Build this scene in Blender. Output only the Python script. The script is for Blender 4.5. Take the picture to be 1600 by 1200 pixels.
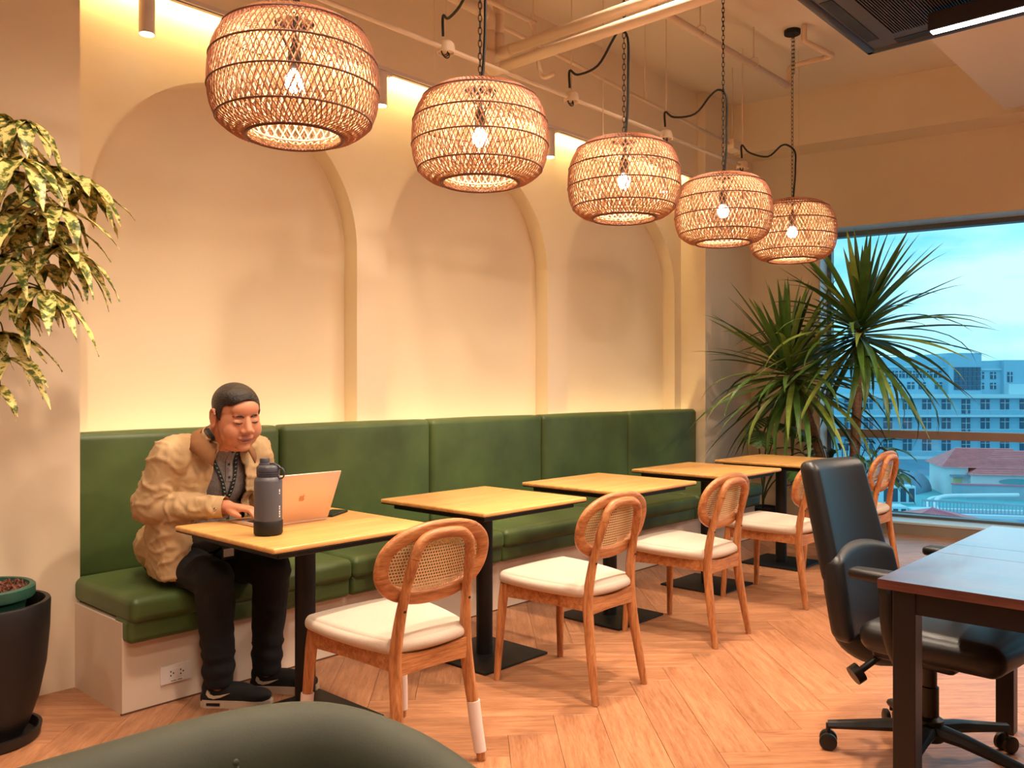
import bpy, bmesh, math, random
from mathutils import Vector, Matrix, Euler, noise
random.seed(7)
for o in list(bpy.data.objects): bpy.data.objects.remove(o)
scene = bpy.context.scene
C = scene.collection
PI = math.pi
def lin(r, g, b):
    f = lambda v: (v/255/12.92) if v <= 10 else (((v/255)+0.055)/1.055)**2.4
    return (f(r), f(g), f(b), 1.0)

# ------------------------------------------------------------------ camera
TH = math.radians(42.5)
CT, ST = math.cos(TH), math.sin(TH)
cam_d = bpy.data.cameras.new('camera'); cam = bpy.data.objects.new('camera', cam_d); C.objects.link(cam)
cam.location = (0, 0, 1.29); cam.rotation_euler = (PI/2, 0, TH - PI/2)
cam_d.sensor_width = 36; cam_d.lens = 1340/1600*36; cam_d.shift_y = 0.00125
cam_d.clip_start = 0.05; cam_d.clip_end = 2000
scene.camera = cam
# ------------------------------------------------------------------ view + world
vs = scene.view_settings
vs.view_transform = 'Standard'; vs.look = 'None'; vs.exposure = 0.28; vs.gamma = 1.0; vs.use_curve_mapping = False
world = bpy.data.worlds.new('sky'); scene.world = world; world.use_nodes = True
nt = world.node_tree; nt.nodes.clear()
wo = nt.nodes.new('ShaderNodeOutputWorld'); bg = nt.nodes.new('ShaderNodeBackground')
tc = nt.nodes.new('ShaderNodeTexCoord'); mp = nt.nodes.new('ShaderNodeMapping'); mp.inputs['Scale'].default_value = (1.6, 1.6, 5.0)
nz = nt.nodes.new('ShaderNodeTexNoise'); nz.inputs['Scale'].default_value = 2.2; nz.inputs['Detail'].default_value = 7; nz.inputs['Roughness'].default_value = 0.55
cr = nt.nodes.new('ShaderNodeValToRGB')
cr.color_ramp.elements[0].position = 0.38; cr.color_ramp.elements[0].color = (0.16, 0.60, 0.88, 1)
cr.color_ramp.elements[1].position = 0.66; cr.color_ramp.elements[1].color = (0.80, 0.96, 1.0, 1)
nt.links.new(tc.outputs['Generated'], mp.inputs['Vector']); nt.links.new(mp.outputs['Vector'], nz.inputs['Vector'])
nt.links.new(nz.outputs['Fac'], cr.inputs['Fac']); nt.links.new(cr.outputs['Color'], bg.inputs['Color'])
bg.inputs['Strength'].default_value = 1.3
nt.links.new(bg.outputs['Background'], wo.inputs['Surface'])
# ------------------------------------------------------------------ lamps of the room, plus added fill lights
WARM = (1.0, 0.70, 0.42); WARM2 = (1.0, 0.80, 0.61)
FILL_W = 275; SPOT_W = 34; COVE_S = 150; BULB_S = 190; LINEAR_S = 14
def lamp_spot(name, loc, target, power, angle, color, blend=0.5, r=0.04):
    l = bpy.data.lights.new(name, 'SPOT'); l.energy = power; l.spot_size = math.radians(angle); l.spot_blend = blend
    l.color = color; l.shadow_soft_size = r
    o = bpy.data.objects.new(name, l); C.objects.link(o); o.location = loc
    o.rotation_euler = (Vector(target)-Vector(loc)).to_track_quat('-Z', 'Y').to_euler(); return o

# ------------------------------------------------------------------ helpers
def tag(o, label=None, cat=None, group=None, kind=None):
    if label: o['label'] = label
    if cat: o['category'] = cat
    if group: o['group'] = group
    if kind: o['kind'] = kind
    return o
def thing(name, label, cat, loc=(0, 0, 0), rz=0, group=None):
    o = bpy.data.objects.new(name, None); C.objects.link(o); o.empty_display_size = 0.1
    o.location = loc; o.rotation_euler = (0, 0, rz); return tag(o, label, cat, group)
def link(name, me, parent=None, loc=None, rot=None):
    o = bpy.data.objects.new(name, me); C.objects.link(o); o.parent = parent
    if loc is not None: o.location = loc
    if rot is not None: o.rotation_euler = rot
    return o
def copy_tree(o, parent=None):
    c = o.copy(); C.objects.link(c); c.parent = parent
    for ch in list(o.children): copy_tree(ch, c)
    return c
def wmat(o):
    m = Matrix.Translation(o.location) @ o.rotation_euler.to_matrix().to_4x4()
    return wmat(o.parent) @ m if o.parent else m
class MB:
    def __init__(s): s.v = []; s.f = []; s.uv = None
    def add(s, vs_, fs):
        n = len(s.v); s.v += [tuple(p) for p in vs_]; s.f += [tuple(i+n for i in f) for f in fs]; return s
    def box(s, x0, x1, y0, y1, z0, z1, M=None):
        vs_ = [Vector(p) for p in ((x0,y0,z0),(x1,y0,z0),(x1,y1,z0),(x0,y1,z0),(x0,y0,z1),(x1,y0,z1),(x1,y1,z1),(x0,y1,z1))]
        if M: vs_ = [M @ p for p in vs_]
        return s.add(vs_, [(0,3,2,1),(4,5,6,7),(0,1,5,4),(1,2,6,5),(2,3,7,6),(3,0,4,7)])
    def cbox(s, c, d, M=None):
        return s.box(c[0]-d[0]/2, c[0]+d[0]/2, c[1]-d[1]/2, c[1]+d[1]/2, c[2]-d[2]/2, c[2]+d[2]/2, M)
    def bbox(s, x0, x1, y0, y1, z0, z1, b=0.004, seg=2, M=None):
        bm = bmesh.new(); bmesh.ops.create_cube(bm, size=1)
        for v in bm.verts: v.co = Vector(((x0+x1)/2+v.co.x*(x1-x0), (y0+y1)/2+v.co.y*(y1-y0), (z0+z1)/2+v.co.z*(z1-z0)))
        bmesh.ops.bevel(bm, geom=bm.edges[:]+bm.verts[:], offset=b, segments=seg, profile=0.5, affect='EDGES')
        bm.verts.index_update()
        vs_ = [(M @ v.co) if M else v.co.copy() for v in bm.verts]; fs = [[v.index for v in f.verts] for f in bm.faces]; bm.free()
        return s.add(vs_, fs)
    def rbox(s, c, h, r, n=8, puff=(0, 0, 0), M=None, sq=None):
        """rounded cushion: half sizes h, corner radius r, face bulge puff"""
        def lattice(k, hh):
            e = min(0.999, r/hh); out = []
            m = max(3, n//2)
            for i in range(m): out.append(-1+e*(i/m))
            for i in range(n+1): out.append(-1+e+(2-2*e)*i/n)
            for i in range(1, m+1): out.append(1-e+e*i/m)
            return out
        L = [lattice(i, h[i]) for i in range(3)]; idx = {}; vs_ = []; fs = []
        def vid(a, b, d):
            k = (a, b, d)
            if k in idx: return idx[k]
            q = [L[0][a], L[1][b], L[2][d]]; p = Vector([q[i]*h[i] for i in range(3)])
            inner = Vector([max(-(h[i]-r), min(h[i]-r, p[i])) for i in range(3)]); dv = p-inner
            if dv.length > 1e-9: p = inner+dv.normalized()*r
            bu = [(1-q[(i+1)%3]**2)*(1-q[(i+2)%3]**2) for i in range(3)]
            for i in range(3):
                if abs(q[i]) > 0.5: p[i] += puff[i]*bu[i]*(1 if q[i] > 0 else -1)
            if sq: p = Vector(sq(p))
            p = p+Vector(c)
            if M: p = M @ p
            idx[k] = len(vs_); vs_.append(p); return idx[k]
        N = [len(l)-1 for l in L]
        for ax in range(3):
            b, d = (ax+1) % 3, (ax+2) % 3
            for side in (0, N[ax]):
                for i in range(N[b]):
                    for j in range(N[d]):
                        quad = []
                        for (ii, jj) in ((i, j), (i+1, j), (i+1, j+1), (i, j+1)):
                            k = [0, 0, 0]; k[ax] = side; k[b] = ii; k[d] = jj; quad.append(vid(*k))
                        fs.append(quad if side else quad[::-1])
        return s.add(vs_, fs)
    def tube(s, path, rad, n=8, cap=True, closed=False, flat=None):
        P = [Vector(p) for p in path]; m = len(P)
        R = rad if isinstance(rad, (list, tuple)) else [rad]*m
        T = []
        for i in range(m):
            a = P[(i-1) % m] if (i > 0 or closed) else P[i]; b = P[(i+1) % m] if (i < m-1 or closed) else P[i]
            t = (b-a); T.append(t.normalized() if t.length > 1e-9 else Vector((0, 0, 1)))
        up = Vector((0, 0, 1)) if abs(T[0].z) < 0.9 else Vector((1, 0, 0))
        nrm = (up-T[0]*up.dot(T[0])).normalized(); vs_ = []; fs = []
        for i in range(m):
            nrm = (nrm-T[i]*nrm.dot(T[i])); nrm = nrm.normalized() if nrm.length > 1e-6 else T[i].orthogonal().normalized()
            bn = T[i].cross(nrm)
            for k in range(n):
                a = 2*PI*k/n; f1, f2 = (flat if flat else (1, 1))
                vs_.append(P[i]+(nrm*math.cos(a)*f1+bn*math.sin(a)*f2)*R[i])
        for i in range(m if closed else m-1):
            j = (i+1) % m
            for k in range(n): fs.append((i*n+k, i*n+(k+1) % n, j*n+(k+1) % n, j*n+k))
        if cap and not closed: fs.append(tuple(range(n-1, -1, -1))); fs.append(tuple((m-1)*n+k for k in range(n)))
        return s.add(vs_, fs)
    def cyl(s, p0, p1, r, n=20, r1=None): return s.tube([p0, p1], [r, r if r1 is None else r1], n)
    def lathe(s, prof, n=32, c=(0, 0, 0), cap=True, M=None):
        vs_ = []; fs = []; m = len(prof)
        for (r, z) in prof:
            for k in range(n):
                a = 2*PI*k/n; p = Vector((c[0]+r*math.cos(a), c[1]+r*math.sin(a), c[2]+z)); vs_.append(M @ p if M else p)
        for i in range(m-1):
            for k in range(n): fs.append((i*n+k, i*n+(k+1) % n, (i+1)*n+(k+1) % n, (i+1)*n+k))
        if cap: fs.append(tuple(range(n-1, -1, -1))); fs.append(tuple((m-1)*n+k for k in range(n)))
        return s.add(vs_, fs)
    def ell(s, c, r, n=16, M=None):
        vs_ = []; fs = []; m = n//2+1
        for i in range(m+1):
            t = PI*i/m
            for k in range(n):
                a = 2*PI*k/n; p = Vector((c[0]+r[0]*math.sin(t)*math.cos(a), c[1]+r[1]*math.sin(t)*math.sin(a), c[2]-r[2]*math.cos(t)))
                vs_.append(M @ p if M else p)
        for i in range(m):
            for k in range(n): fs.append((i*n+k, i*n+(k+1) % n, (i+1)*n+(k+1) % n, (i+1)*n+k))
        return s.add(vs_, fs)
    def capsule(s, p0, r0, p1, r1, n=16):
        p0 = Vector(p0); p1 = Vector(p1); d = (p1-p0).normalized(); path = []; rad = []
        for i in range(6):
            a = PI/2*i/5; path.append(p0-d*r0*math.cos(a)); rad.append(max(1e-4, r0*math.sin(a)))
        for i in range(6):
            a = PI/2*i/5; path.append(p1+d*r1*math.sin(a)); rad.append(max(1e-4, r1*math.cos(a)))
        return s.tube(path, rad, n)
    def prism(s, poly, t0, t1, M):
        """poly in local x,y extruded along local z from t0 to t1, placed by M"""
        n = len(poly)
        vs_ = [M @ Vector((x, y, t0)) for x, y in poly]+[M @ Vector((x, y, t1)) for x, y in poly]
        return s.add(vs_, [tuple(range(n-1, -1, -1)), tuple(range(n, 2*n))]+[(i, (i+1) % n, n+(i+1) % n, n+i) for i in range(n)])
    def mesh(s, name, mat=None, smooth=None, inv=None):
        me = bpy.data.meshes.new(name)
        me.from_pydata([tuple(inv @ Vector(p)) for p in s.v] if inv else s.v, [], s.f); me.update()
        if smooth is not None:
            me.shade_smooth()
            if smooth < 180: me.set_sharp_from_angle(angle=math.radians(smooth))
        if mat: me.materials.append(mat)
        return me
    def obj(s, name, mat, parent=None, smooth=None, world=False, kind=None, label=None):
        """world=True: coordinates were given in world space"""
        inv = wmat(parent).inverted() if (world and parent) else None
        o = link(name, s.mesh(name, mat, smooth, inv), parent)
        return tag(o, label, None, None, kind)
def struct(name, mb, mat, parent=None, smooth=None):
    o = mb.obj(name, mat, parent, smooth)
    if not parent: o['kind'] = 'structure'
    return o
def px(x, y, d):
    """a point at depth d from the viewpoint, measured on the photograph (used only to read off real positions)"""
    l = (x-800)/1340; v = (602-y)/1340
    return Vector(((CT+ST*l)*d, (ST-CT*l)*d, 1.29+v*d))
def arc(c, r, a0, a1, n, ax1, ax2):
    c = Vector(c); return [c+Vector(ax1)*r*math.cos(a0+(a1-a0)*i/n)+Vector(ax2)*r*math.sin(a0+(a1-a0)*i/n) for i in range(n+1)]
def bez(p0, p1, p2, p3, n=12):
    p0, p1, p2, p3 = map(Vector, (p0, p1, p2, p3)); out = []
    for i in range(n+1):
        t = i/n; u = 1-t; out.append(p0*u**3+p1*3*u*u*t+p2*3*u*t*t+p3*t**3)
    return out
def smoothpath(pts, k=4):
    P = [Vector(p) for p in pts]; P = [P[0]*2-P[1]]+P+[P[-1]*2-P[-2]]; out = []
    for i in range(1, len(P)-2):
        for j in range(k):
            t = j/k; a, b, c, d = P[i-1], P[i], P[i+1], P[i+2]
            out.append(0.5*((2*b)+(c-a)*t+(2*a-5*b+4*c-d)*t*t+(3*b-a-3*c+d)*t**3))
    out.append(P[-2]); return out

# ------------------------------------------------------------------ materials
MATS = {}
def mat(name, col, rough=0.6, metal=0.0, bump=0.0, bscale=60, var=0.0, vscale=4, spec=0.5, sheen=0.0, emit=None, estr=0, coat=0, stretch=None, sss=0, trans=0, objvar=0):
    m = bpy.data.materials.new(name); m.use_nodes = True; t = m.node_tree; b = t.nodes['Principled BSDF']
    b.inputs['Base Color'].default_value = col; b.inputs['Roughness'].default_value = rough; b.inputs['Metallic'].default_value = metal
    b.inputs['Specular IOR Level'].default_value = spec
    if sheen: b.inputs['Sheen Weight'].default_value = sheen; b.inputs['Sheen Roughness'].default_value = 0.4; b.inputs['Sheen Tint'].default_value = tuple(min(1, c*2.5+0.1) for c in col[:3])+(1,)
    if coat: b.inputs['Coat Weight'].default_value = coat; b.inputs['Coat Roughness'].default_value = 0.15
    if sss: b.inputs['Subsurface Weight'].default_value = sss; b.inputs['Subsurface Radius'].default_value = (0.012, 0.005, 0.003); b.inputs['Subsurface Scale'].default_value = 0.5
    if emit: b.inputs['Emission Color'].default_value = emit; b.inputs['Emission Strength'].default_value = estr
    if var or bump or objvar:
        c = t.nodes.new('ShaderNodeTexCoord'); mp_ = t.nodes.new('ShaderNodeMapping'); t.links.new(c.outputs['Object'], mp_.inputs['Vector'])
        if stretch: mp_.inputs['Scale'].default_value = stretch
        m['map'] = 1
    if var:
        n = t.nodes.new('ShaderNodeTexNoise'); n.inputs['Scale'].default_value = vscale; n.inputs['Detail'].default_value = 5; t.links.new(mp_.outputs['Vector'], n.inputs['Vector'])
        mr = t.nodes.new('ShaderNodeMapRange'); mr.inputs['From Min'].default_value = 0.25; mr.inputs['From Max'].default_value = 0.75; mr.inputs['To Min'].default_value = 1-var; mr.inputs['To Max'].default_value = 1+var
        t.links.new(n.outputs['Fac'], mr.inputs['Value'])
        mx = t.nodes.new('ShaderNodeMix'); mx.data_type = 'RGBA'; mx.blend_type = 'MULTIPLY'; mx.inputs['Factor'].default_value = 1; mx.inputs['A'].default_value = col
        t.links.new(mr.outputs['Result'], mx.inputs['B']); t.links.new(mx.outputs['Result'], b.inputs['Base Color'])
    if bump:
        n2 = t.nodes.new('ShaderNodeTexNoise'); n2.inputs['Scale'].default_value = bscale; n2.inputs['Detail'].default_value = 4; t.links.new(mp_.outputs['Vector'], n2.inputs['Vector'])
        bp = t.nodes.new('ShaderNodeBump'); bp.inputs['Strength'].default_value = bump; bp.inputs['Distance'].default_value = 0.01
        t.links.new(n2.outputs['Fac'], bp.inputs['Height']); t.links.new(bp.outputs['Normal'], b.inputs['Normal'])
    MATS[name] = m; return m
def wood(name, c0, c1, rough=0.45, scale=1.0, axis='X', randobj=0.25, spec=0.4):
    """grain running along the object's local axis"""
    m = bpy.data.materials.new(name); m.use_nodes = True; t = m.node_tree; b = t.nodes['Principled BSDF']
    b.inputs['Roughness'].default_value = rough; b.inputs['Specular IOR Level'].default_value = spec
    c = t.nodes.new('ShaderNodeTexCoord'); oi = t.nodes.new('ShaderNodeObjectInfo')
    ofs = t.nodes.new('ShaderNodeVectorMath'); ofs.operation = 'SCALE'; ofs.inputs[0].default_value = (7.3, 5.1, 3.7)
    t.links.new(oi.outputs['Random'], ofs.inputs['Scale'])
    ad = t.nodes.new('ShaderNodeVectorMath'); ad.operation = 'ADD'; t.links.new(c.outputs['Object'], ad.inputs[0]); t.links.new(ofs.outputs['Vector'], ad.inputs[1])
    mp_ = t.nodes.new('ShaderNodeMapping'); sc = {'X': (1.2, 14, 14), 'Y': (14, 1.2, 14), 'Z': (14, 14, 1.2)}[axis]
    mp_.inputs['Scale'].default_value = tuple(v*scale for v in sc); t.links.new(ad.outputs['Vector'], mp_.inputs['Vector'])
    n = t.nodes.new('ShaderNodeTexNoise'); n.inputs['Scale'].default_value = 1.5; n.inputs['Detail'].default_value = 6; n.inputs['Roughness'].default_value = 0.6; n.inputs['Distortion'].default_value = 0.6
    t.links.new(mp_.outputs['Vector'], n.inputs['Vector'])
    n2 = t.nodes.new('ShaderNodeTexNoise'); n2.inputs['Scale'].default_value = 9; n2.inputs['Detail'].default_value = 3; t.links.new(mp_.outputs['Vector'], n2.inputs['Vector'])
    mixf = t.nodes.new('ShaderNodeMath'); mixf.operation = 'MULTIPLY_ADD'; mixf.inputs[1].default_value = 0.35; t.links.new(n2.outputs['Fac'], mixf.inputs[0]); 
    m2 = t.nodes.new('ShaderNodeMath'); m2.operation = 'MULTIPLY'; m2.inputs[1].default_value = 0.65; t.links.new(n.outputs['Fac'], m2.inputs[0]); t.links.new(m2.outputs[0], mixf.inputs[2])
    r = t.nodes.new('ShaderNodeValToRGB'); r.color_ramp.elements[0].position = 0.36; r.color_ramp.elements[0].color = c0; r.color_ramp.elements[1].position = 0.62; r.color_ramp.elements[1].color = c1
    t.links.new(mixf.outputs[0], r.inputs['Fac'])
    mr = t.nodes.new('ShaderNodeMapRange'); mr.inputs['To Min'].default_value = 1-randobj; mr.inputs['To Max'].default_value = 1+randobj*0.6; t.links.new(oi.outputs['Random'], mr.inputs['Value'])
    mx = t.nodes.new('ShaderNodeMix'); mx.data_type = 'RGBA'; mx.blend_type = 'MULTIPLY'; mx.inputs['Factor'].default_value = 1
    t.links.new(r.outputs['Color'], mx.inputs['A']); t.links.new(mr.outputs['Result'], mx.inputs['B']); t.links.new(mx.outputs['Result'], b.inputs['Base Color'])
    bp = t.nodes.new('ShaderNodeBump'); bp.inputs['Strength'].default_value = 0.08; bp.inputs['Distance'].default_value = 0.005
    t.links.new(mixf.outputs[0], bp.inputs['Height']); t.links.new(bp.outputs['Normal'], b.inputs['Normal'])
    MATS[name] = m; return m
def emis(name, col, s):
    m = bpy.data.materials.new(name); m.use_nodes = True; t = m.node_tree; t.nodes.clear()
    o = t.nodes.new('ShaderNodeOutputMaterial'); e = t.nodes.new('ShaderNodeEmission'); e.inputs['Color'].default_value = col; e.inputs['Strength'].default_value = s
    t.links.new(e.outputs[0], o.inputs[0]); MATS[name] = m; return m

M_wall = mat('wall_plaster', lin(232, 212, 184), 0.85, bump=0.05, bscale=25, var=0.03, vscale=1.5)
M_ceil = mat('ceiling_paint', lin(228, 212, 192), 0.9, bump=0.04, bscale=40)
M_base = mat('plinth_laminate', lin(226, 206, 186), 0.5, var=0.02)
M_floor = wood('vinyl_oak', lin(150, 96, 63), lin(192, 135, 97), 0.34, 2.0, 'X', 0.12, 0.45)
M_gap = mat('floor_joint', lin(96, 62, 42), 0.8)
M_oak = wood('chair_ash', lin(146, 82, 42), lin(206, 140, 88), 0.38, 2.2, 'Z', 0.05, 0.4)
M_oakx = wood('chair_ash_cross', lin(146, 82, 42), lin(206, 140, 88), 0.38, 2.2, 'X', 0.05, 0.4)
M_top = wood('table_oak_laminate', lin(196, 142, 76), lin(222, 172, 104), 0.33, 1.2, 'X', 0.05, 0.45)
M_black = mat('black_powder_coat', lin(13, 12, 13), 0.5, spec=0.4)
M_blackpl = mat('black_plastic', lin(13, 12, 13), 0.45)
M_velvet = mat('green_velvet', lin(72, 90, 46), 0.44, var=0.38, vscale=3.0, sheen=0.3, bump=0.03, bscale=14)
M_velvet2 = mat('olive_velvet', lin(58, 60, 46), 0.7, var=0.25, vscale=6, sheen=0.3, bump=0.05, bscale=200)
M_linen = mat('linen_cream', lin(202, 182, 164), 0.9, bump=0.12, bscale=420, var=0.05, vscale=120)
M_cane = mat('cane_natural', lin(236, 200, 150), 0.6)
M_rattan = mat('rattan_brown', lin(166, 106, 76), 0.55)
M_rattanD = mat('rattan_hoop', lin(104, 58, 40), 0.55)
M_rattanLit = mat('rattan_inner_lit', lin(240, 214, 172), 0.6)  # paler lining: the bulb's light on it is put into the colour
M_pipe = mat('painted_pipe', lin(226, 200, 172), 0.6)
M_white = mat('white_plastic', lin(226, 214, 208), 0.45)
M_alu = mat('painted_aluminium', lin(214, 196, 190), 0.4)
M_dark = mat('matte_dark', lin(14, 13, 13), 0.6)
M_chrome = mat('steel', lin(180, 176, 172), 0.25, metal=1.0)
# ================================================================== STRUCTURE
ZC = 3.88; ZL = 3.42; YP = 3.853; YW = 4.10; YN = 4.22; XL = 1.461; XR = 6.73
# floor slab + herringbone planks
fl = MB().box(-3.2, 9.2, -5.2, 4.4, -0.12, -0.006); floor = struct('floor', fl, M_gap)
PW, PLn, NP = 0.1838, 0.919, 5
pm = MB().bbox(0.0006, PLn-0.0006, 0.0006, PW-0.0006, -0.007, 0.0, 0.0012, 1).mesh('plank', M_floor)
e1 = Vector((math.sqrt(.5), -math.sqrt(.5))); e2 = Vector((math.sqrt(.5), math.sqrt(.5))); org = Vector((2.194, 2.02)) - e1*NP*PW
cand = []
for k in range(-70, 70):
    for m in range(-8, 8):
        for vert in (0, 1):
            if not vert: a, b = k+2*NP*m, k; ctr = (a+NP/2, b+0.5)
            else: a, b = k, k-2*NP+1+2*NP*m; ctr = (a+0.5, b+NP/2)
            cpos = org+e1*PW*ctr[0]+e2*PW*ctr[1]
            if not (-2.6 < cpos.x < 8.3 and -4.6 < cpos.y < 4.3): continue
            d = CT*cpos.x+ST*cpos.y; l = ST*cpos.x-CT*cpos.y
            vis = d > 0.9 and abs(l/d) < 0.72
            p = org+e1*PW*a+e2*PW*b
            cand.append((0 if vis else 1, cpos.length, p, vert))
cand.sort(key=lambda q: (q[0], q[1])); rest = MB()
for i, (nv, dd, p, vert) in enumerate(cand):
    if i < 300:
        if not vert: link('plank', pm, floor, (p.x, p.y, 0), (0, 0, -PI/4))
        else: link('plank', pm, floor, (p.x+e1.x*PW, p.y+e1.y*PW, 0), (0, 0, PI/4))
    else:
        M_ = Matrix.Translation((p.x, p.y, 0)) @ Matrix.Rotation(-PI/4, 4, 'Z') if not vert else Matrix.Translation((p.x+e1.x*PW, p.y+e1.y*PW, 0)) @ Matrix.Rotation(PI/4, 4, 'Z')
        rest.box(0.0006, PLn-0.0006, 0.0006, PW-0.0006, -0.007, 0, M_)
ro = rest.obj('plank_field', M_floor, floor, kind='stuff')
# piers, arch wall, bulkhead
struct('wall_left', MB().box(-3.2, XL, YP, 4.5, 0, ZC), M_wall)
struct('wall_pier', MB().box(XR, 9.0, YP, 4.5, 0, ZC), M_wall)
AC_ = [2.353, 4.105, 5.858]; AR = 0.765; AZ = 2.09
wb = MB()
xs = [XL]
def q(a, b, c, d): wb.add([a, b, c, d], [(0, 1, 2, 3)])
prev = XL-0.02
for ac in AC_:
    x0, x1 = ac-AR, ac+AR
    q((prev, YW, 0), (x0, YW, 0), (x0, YW, ZC), (prev, YW, ZC))
    n = 40; pts = [(ac-AR*math.cos(PI*i/n), AZ+AR*math.sin(PI*i/n)) for i in range(n+1)]
    for i in range(n):
        (xa, za), (xb, zb) = pts[i], pts[i+1]
        q((xa, YW, za), (xb, YW, zb), (xb, YW, ZC), (xa, YW, ZC))
        q((xa, YW, za), (xa, YN, za), (xb, YN, zb), (xb, YW, zb))
    q((x0, YW, 0), (x0, YN, 0), (x0, YN, AZ), (x0, YW, AZ)); q((x1, YN, 0), (x1, YW, 0), (x1, YW, AZ), (x1, YN, AZ))
    prev = x1
q((prev, YW, 0), (XR+0.02, YW, 0), (XR+0.02, YW, ZC), (prev, YW, ZC))
wb.box(XL-0.02, XR+0.02, YN, 4.5, 0, ZC)
wo_ = struct('wall_back', wb, M_wall)
bm = bmesh.new(); bm.from_mesh(wo_.data); bmesh.ops.remove_doubles(bm, verts=bm.verts[:], dist=0.0005); bm.to_mesh(wo_.data); bm.free()
struct('trim_1', MB().box(XL, XR, 3.93, 4.025, 3.15, ZC), M_wall)              # bulkhead over the banquette
# window wall, rotated slightly
WA = math.atan(0.16); WM = Matrix.Translation((7.59, YP, 0)) @ Matrix.Rotation(-PI/2+WA, 4, 'Z')   # local x runs along the wall towards -Y, local y points outside
U0, U1, ZH, ZS = 0.632, 6.4, 2.72, 0.10
ww = MB()
ww.box(-0.6, U0, 0, 0.45, 0, ZC, WM); ww.box(U1, 9.0, 0, 0.45, 0, ZC, WM); ww.box(U0, U1, 0, 0.45, ZH, ZC, WM); ww.box(U0, U1, 0.0, 0.45, -0.1, ZS, WM)
struct('wall_window', ww, M_wall)
struct('trim_2', MB().box(-0.6, 9.0, -0.34, 0.0, ZL, ZC, WM), M_wall)           # beam over the window
struct('ceiling', MB().box(-3.2, 9.3, -5.2, 4.5, ZC, ZC+0.1), M_ceil)
struct('trim_3', MB().box(-3.2, 7.45, -5.2, 1.67, ZL, ZC), M_ceil)              # lower ceiling on the room side
struct('wall_right', MB().box(-3.2, 9.0, -5.35, -5.2, 0, ZC), M_wall)
struct('wall_front', MB().box(-3.35, -3.2, -5.2, 4.5, 0, ZC), M_wall)
# sill cladding and window
M_sill = mat('sill_stone', lin(150, 138, 124), 0.55, var=0.06, vscale=8)
M_silltop = mat('sill_top', lin(206, 214, 214), 0.35)
struct('trim_4', MB().box(U0, U1, -0.02, 0.0, 0, ZS-0.012, WM), M_sill)
struct('trim_5', MB().box(U0, U1, -0.025, 0.30, ZS-0.012, ZS+0.006, WM), M_silltop)
struct('trim_6', MB().box(U0-0.002, U0+0.006, 0.0, 0.27, ZS, ZH, WM), M_silltop); struct('trim_7', MB().box(U0, U1, 0.0, 0.27, ZH-0.006, ZH+0.002, WM), M_silltop)
M_frame = mat('window_frame_alu', lin(96, 104, 110), 0.4, metal=0.3)
M_rail = mat('window_rail', lin(150, 126, 112), 0.45)
win = MB()
win.box(U0-0.005, U0+0.045, 0.26, 0.36, ZS, ZH, WM); win.box(U0, U1, 0.26, 0.36, ZH-0.05, ZH+0.005, WM); win.box(U0, U1, 0.26, 0.36, ZS, ZS+0.03, WM)
win.box(U1-0.05, U1, 0.26, 0.36, ZS, ZH, WM)
for uu in (3.2,): win.box(uu-0.03, uu+0.03, 0.26, 0.36, ZS, ZH, WM)
wobj = struct('window_1', win, M_frame)
MB().box(U0+0.045, U1-0.05, 0.22, 0.36, 0.812, 0.886, WM).obj('window_rail', M_rail, wobj)
gl = bpy.data.materials.new('tinted_glass'); gl.use_nodes = True; t = gl.node_tree; t.nodes.clear()
go = t.nodes.new('ShaderNodeOutputMaterial'); tr = t.nodes.new('ShaderNodeBsdfTransparent'); tr.inputs['Color'].default_value = (0.56, 0.86, 0.93, 1)
gs = t.nodes.new('ShaderNodeBsdfGlossy'); gs.inputs['Roughness'].default_value = 0.0; gs.inputs['Color'].default_value = (0.9, 0.95, 1, 1)
mx = t.nodes.new('ShaderNodeMixShader'); fr = t.nodes.new('ShaderNodeFresnel'); fr.inputs['IOR'].default_value = 1.45
t.links.new(fr.outputs[0], mx.inputs[0]); t.links.new(tr.outputs[0], mx.inputs[1]); t.links.new(gs.outputs[0], mx.inputs[2]); t.links.new(mx.outputs[0], go.inputs[0])
for (u0, u1) in ((U0+0.045, 3.17), (3.23, U1-0.05)):
    for (z0, z1) in ((ZS+0.03, 0.812), (0.886, ZH-0.05)):
        g = MB().add([WM @ Vector(p) for p in ((u0, 0.31, z0), (u1, 0.31, z0), (u1, 0.31, z1), (u0, 0.31, z1))], [(0, 1, 2, 3)]).obj('pane', gl, wobj)
# skirting shadow gap of the plinth is part of the banquette; baseboard on left pier
# cove light
M_cove = emis('cove_led', (1.0, 0.74, 0.30, 1), COVE_S)
cv = thing('cove_light', 'long warm strip light glowing behind the bulkhead above the arches', 'cove light', (4.1, 4.03, 3.3))
MB().box(XL+0.02, XR-0.02, 4.027, 4.034, 3.215, 3.235).obj('led_strip', M_cove, cv); cv.children[0].data.transform(wmat(cv).inverted())
M_cove2 = emis('bench_led', (1.0, 0.74, 0.36, 1), 18)
cv2 = thing('cove_light', 'hidden warm strip glowing up the wall behind the banquette back', 'cove light', (4.1, 4.07, 0.98))
MB().box(XL+0.02, XR-0.02, 4.072, 4.088, 1.0, 1.006).obj('led_strip', M_cove2, cv2, world=True)
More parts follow.
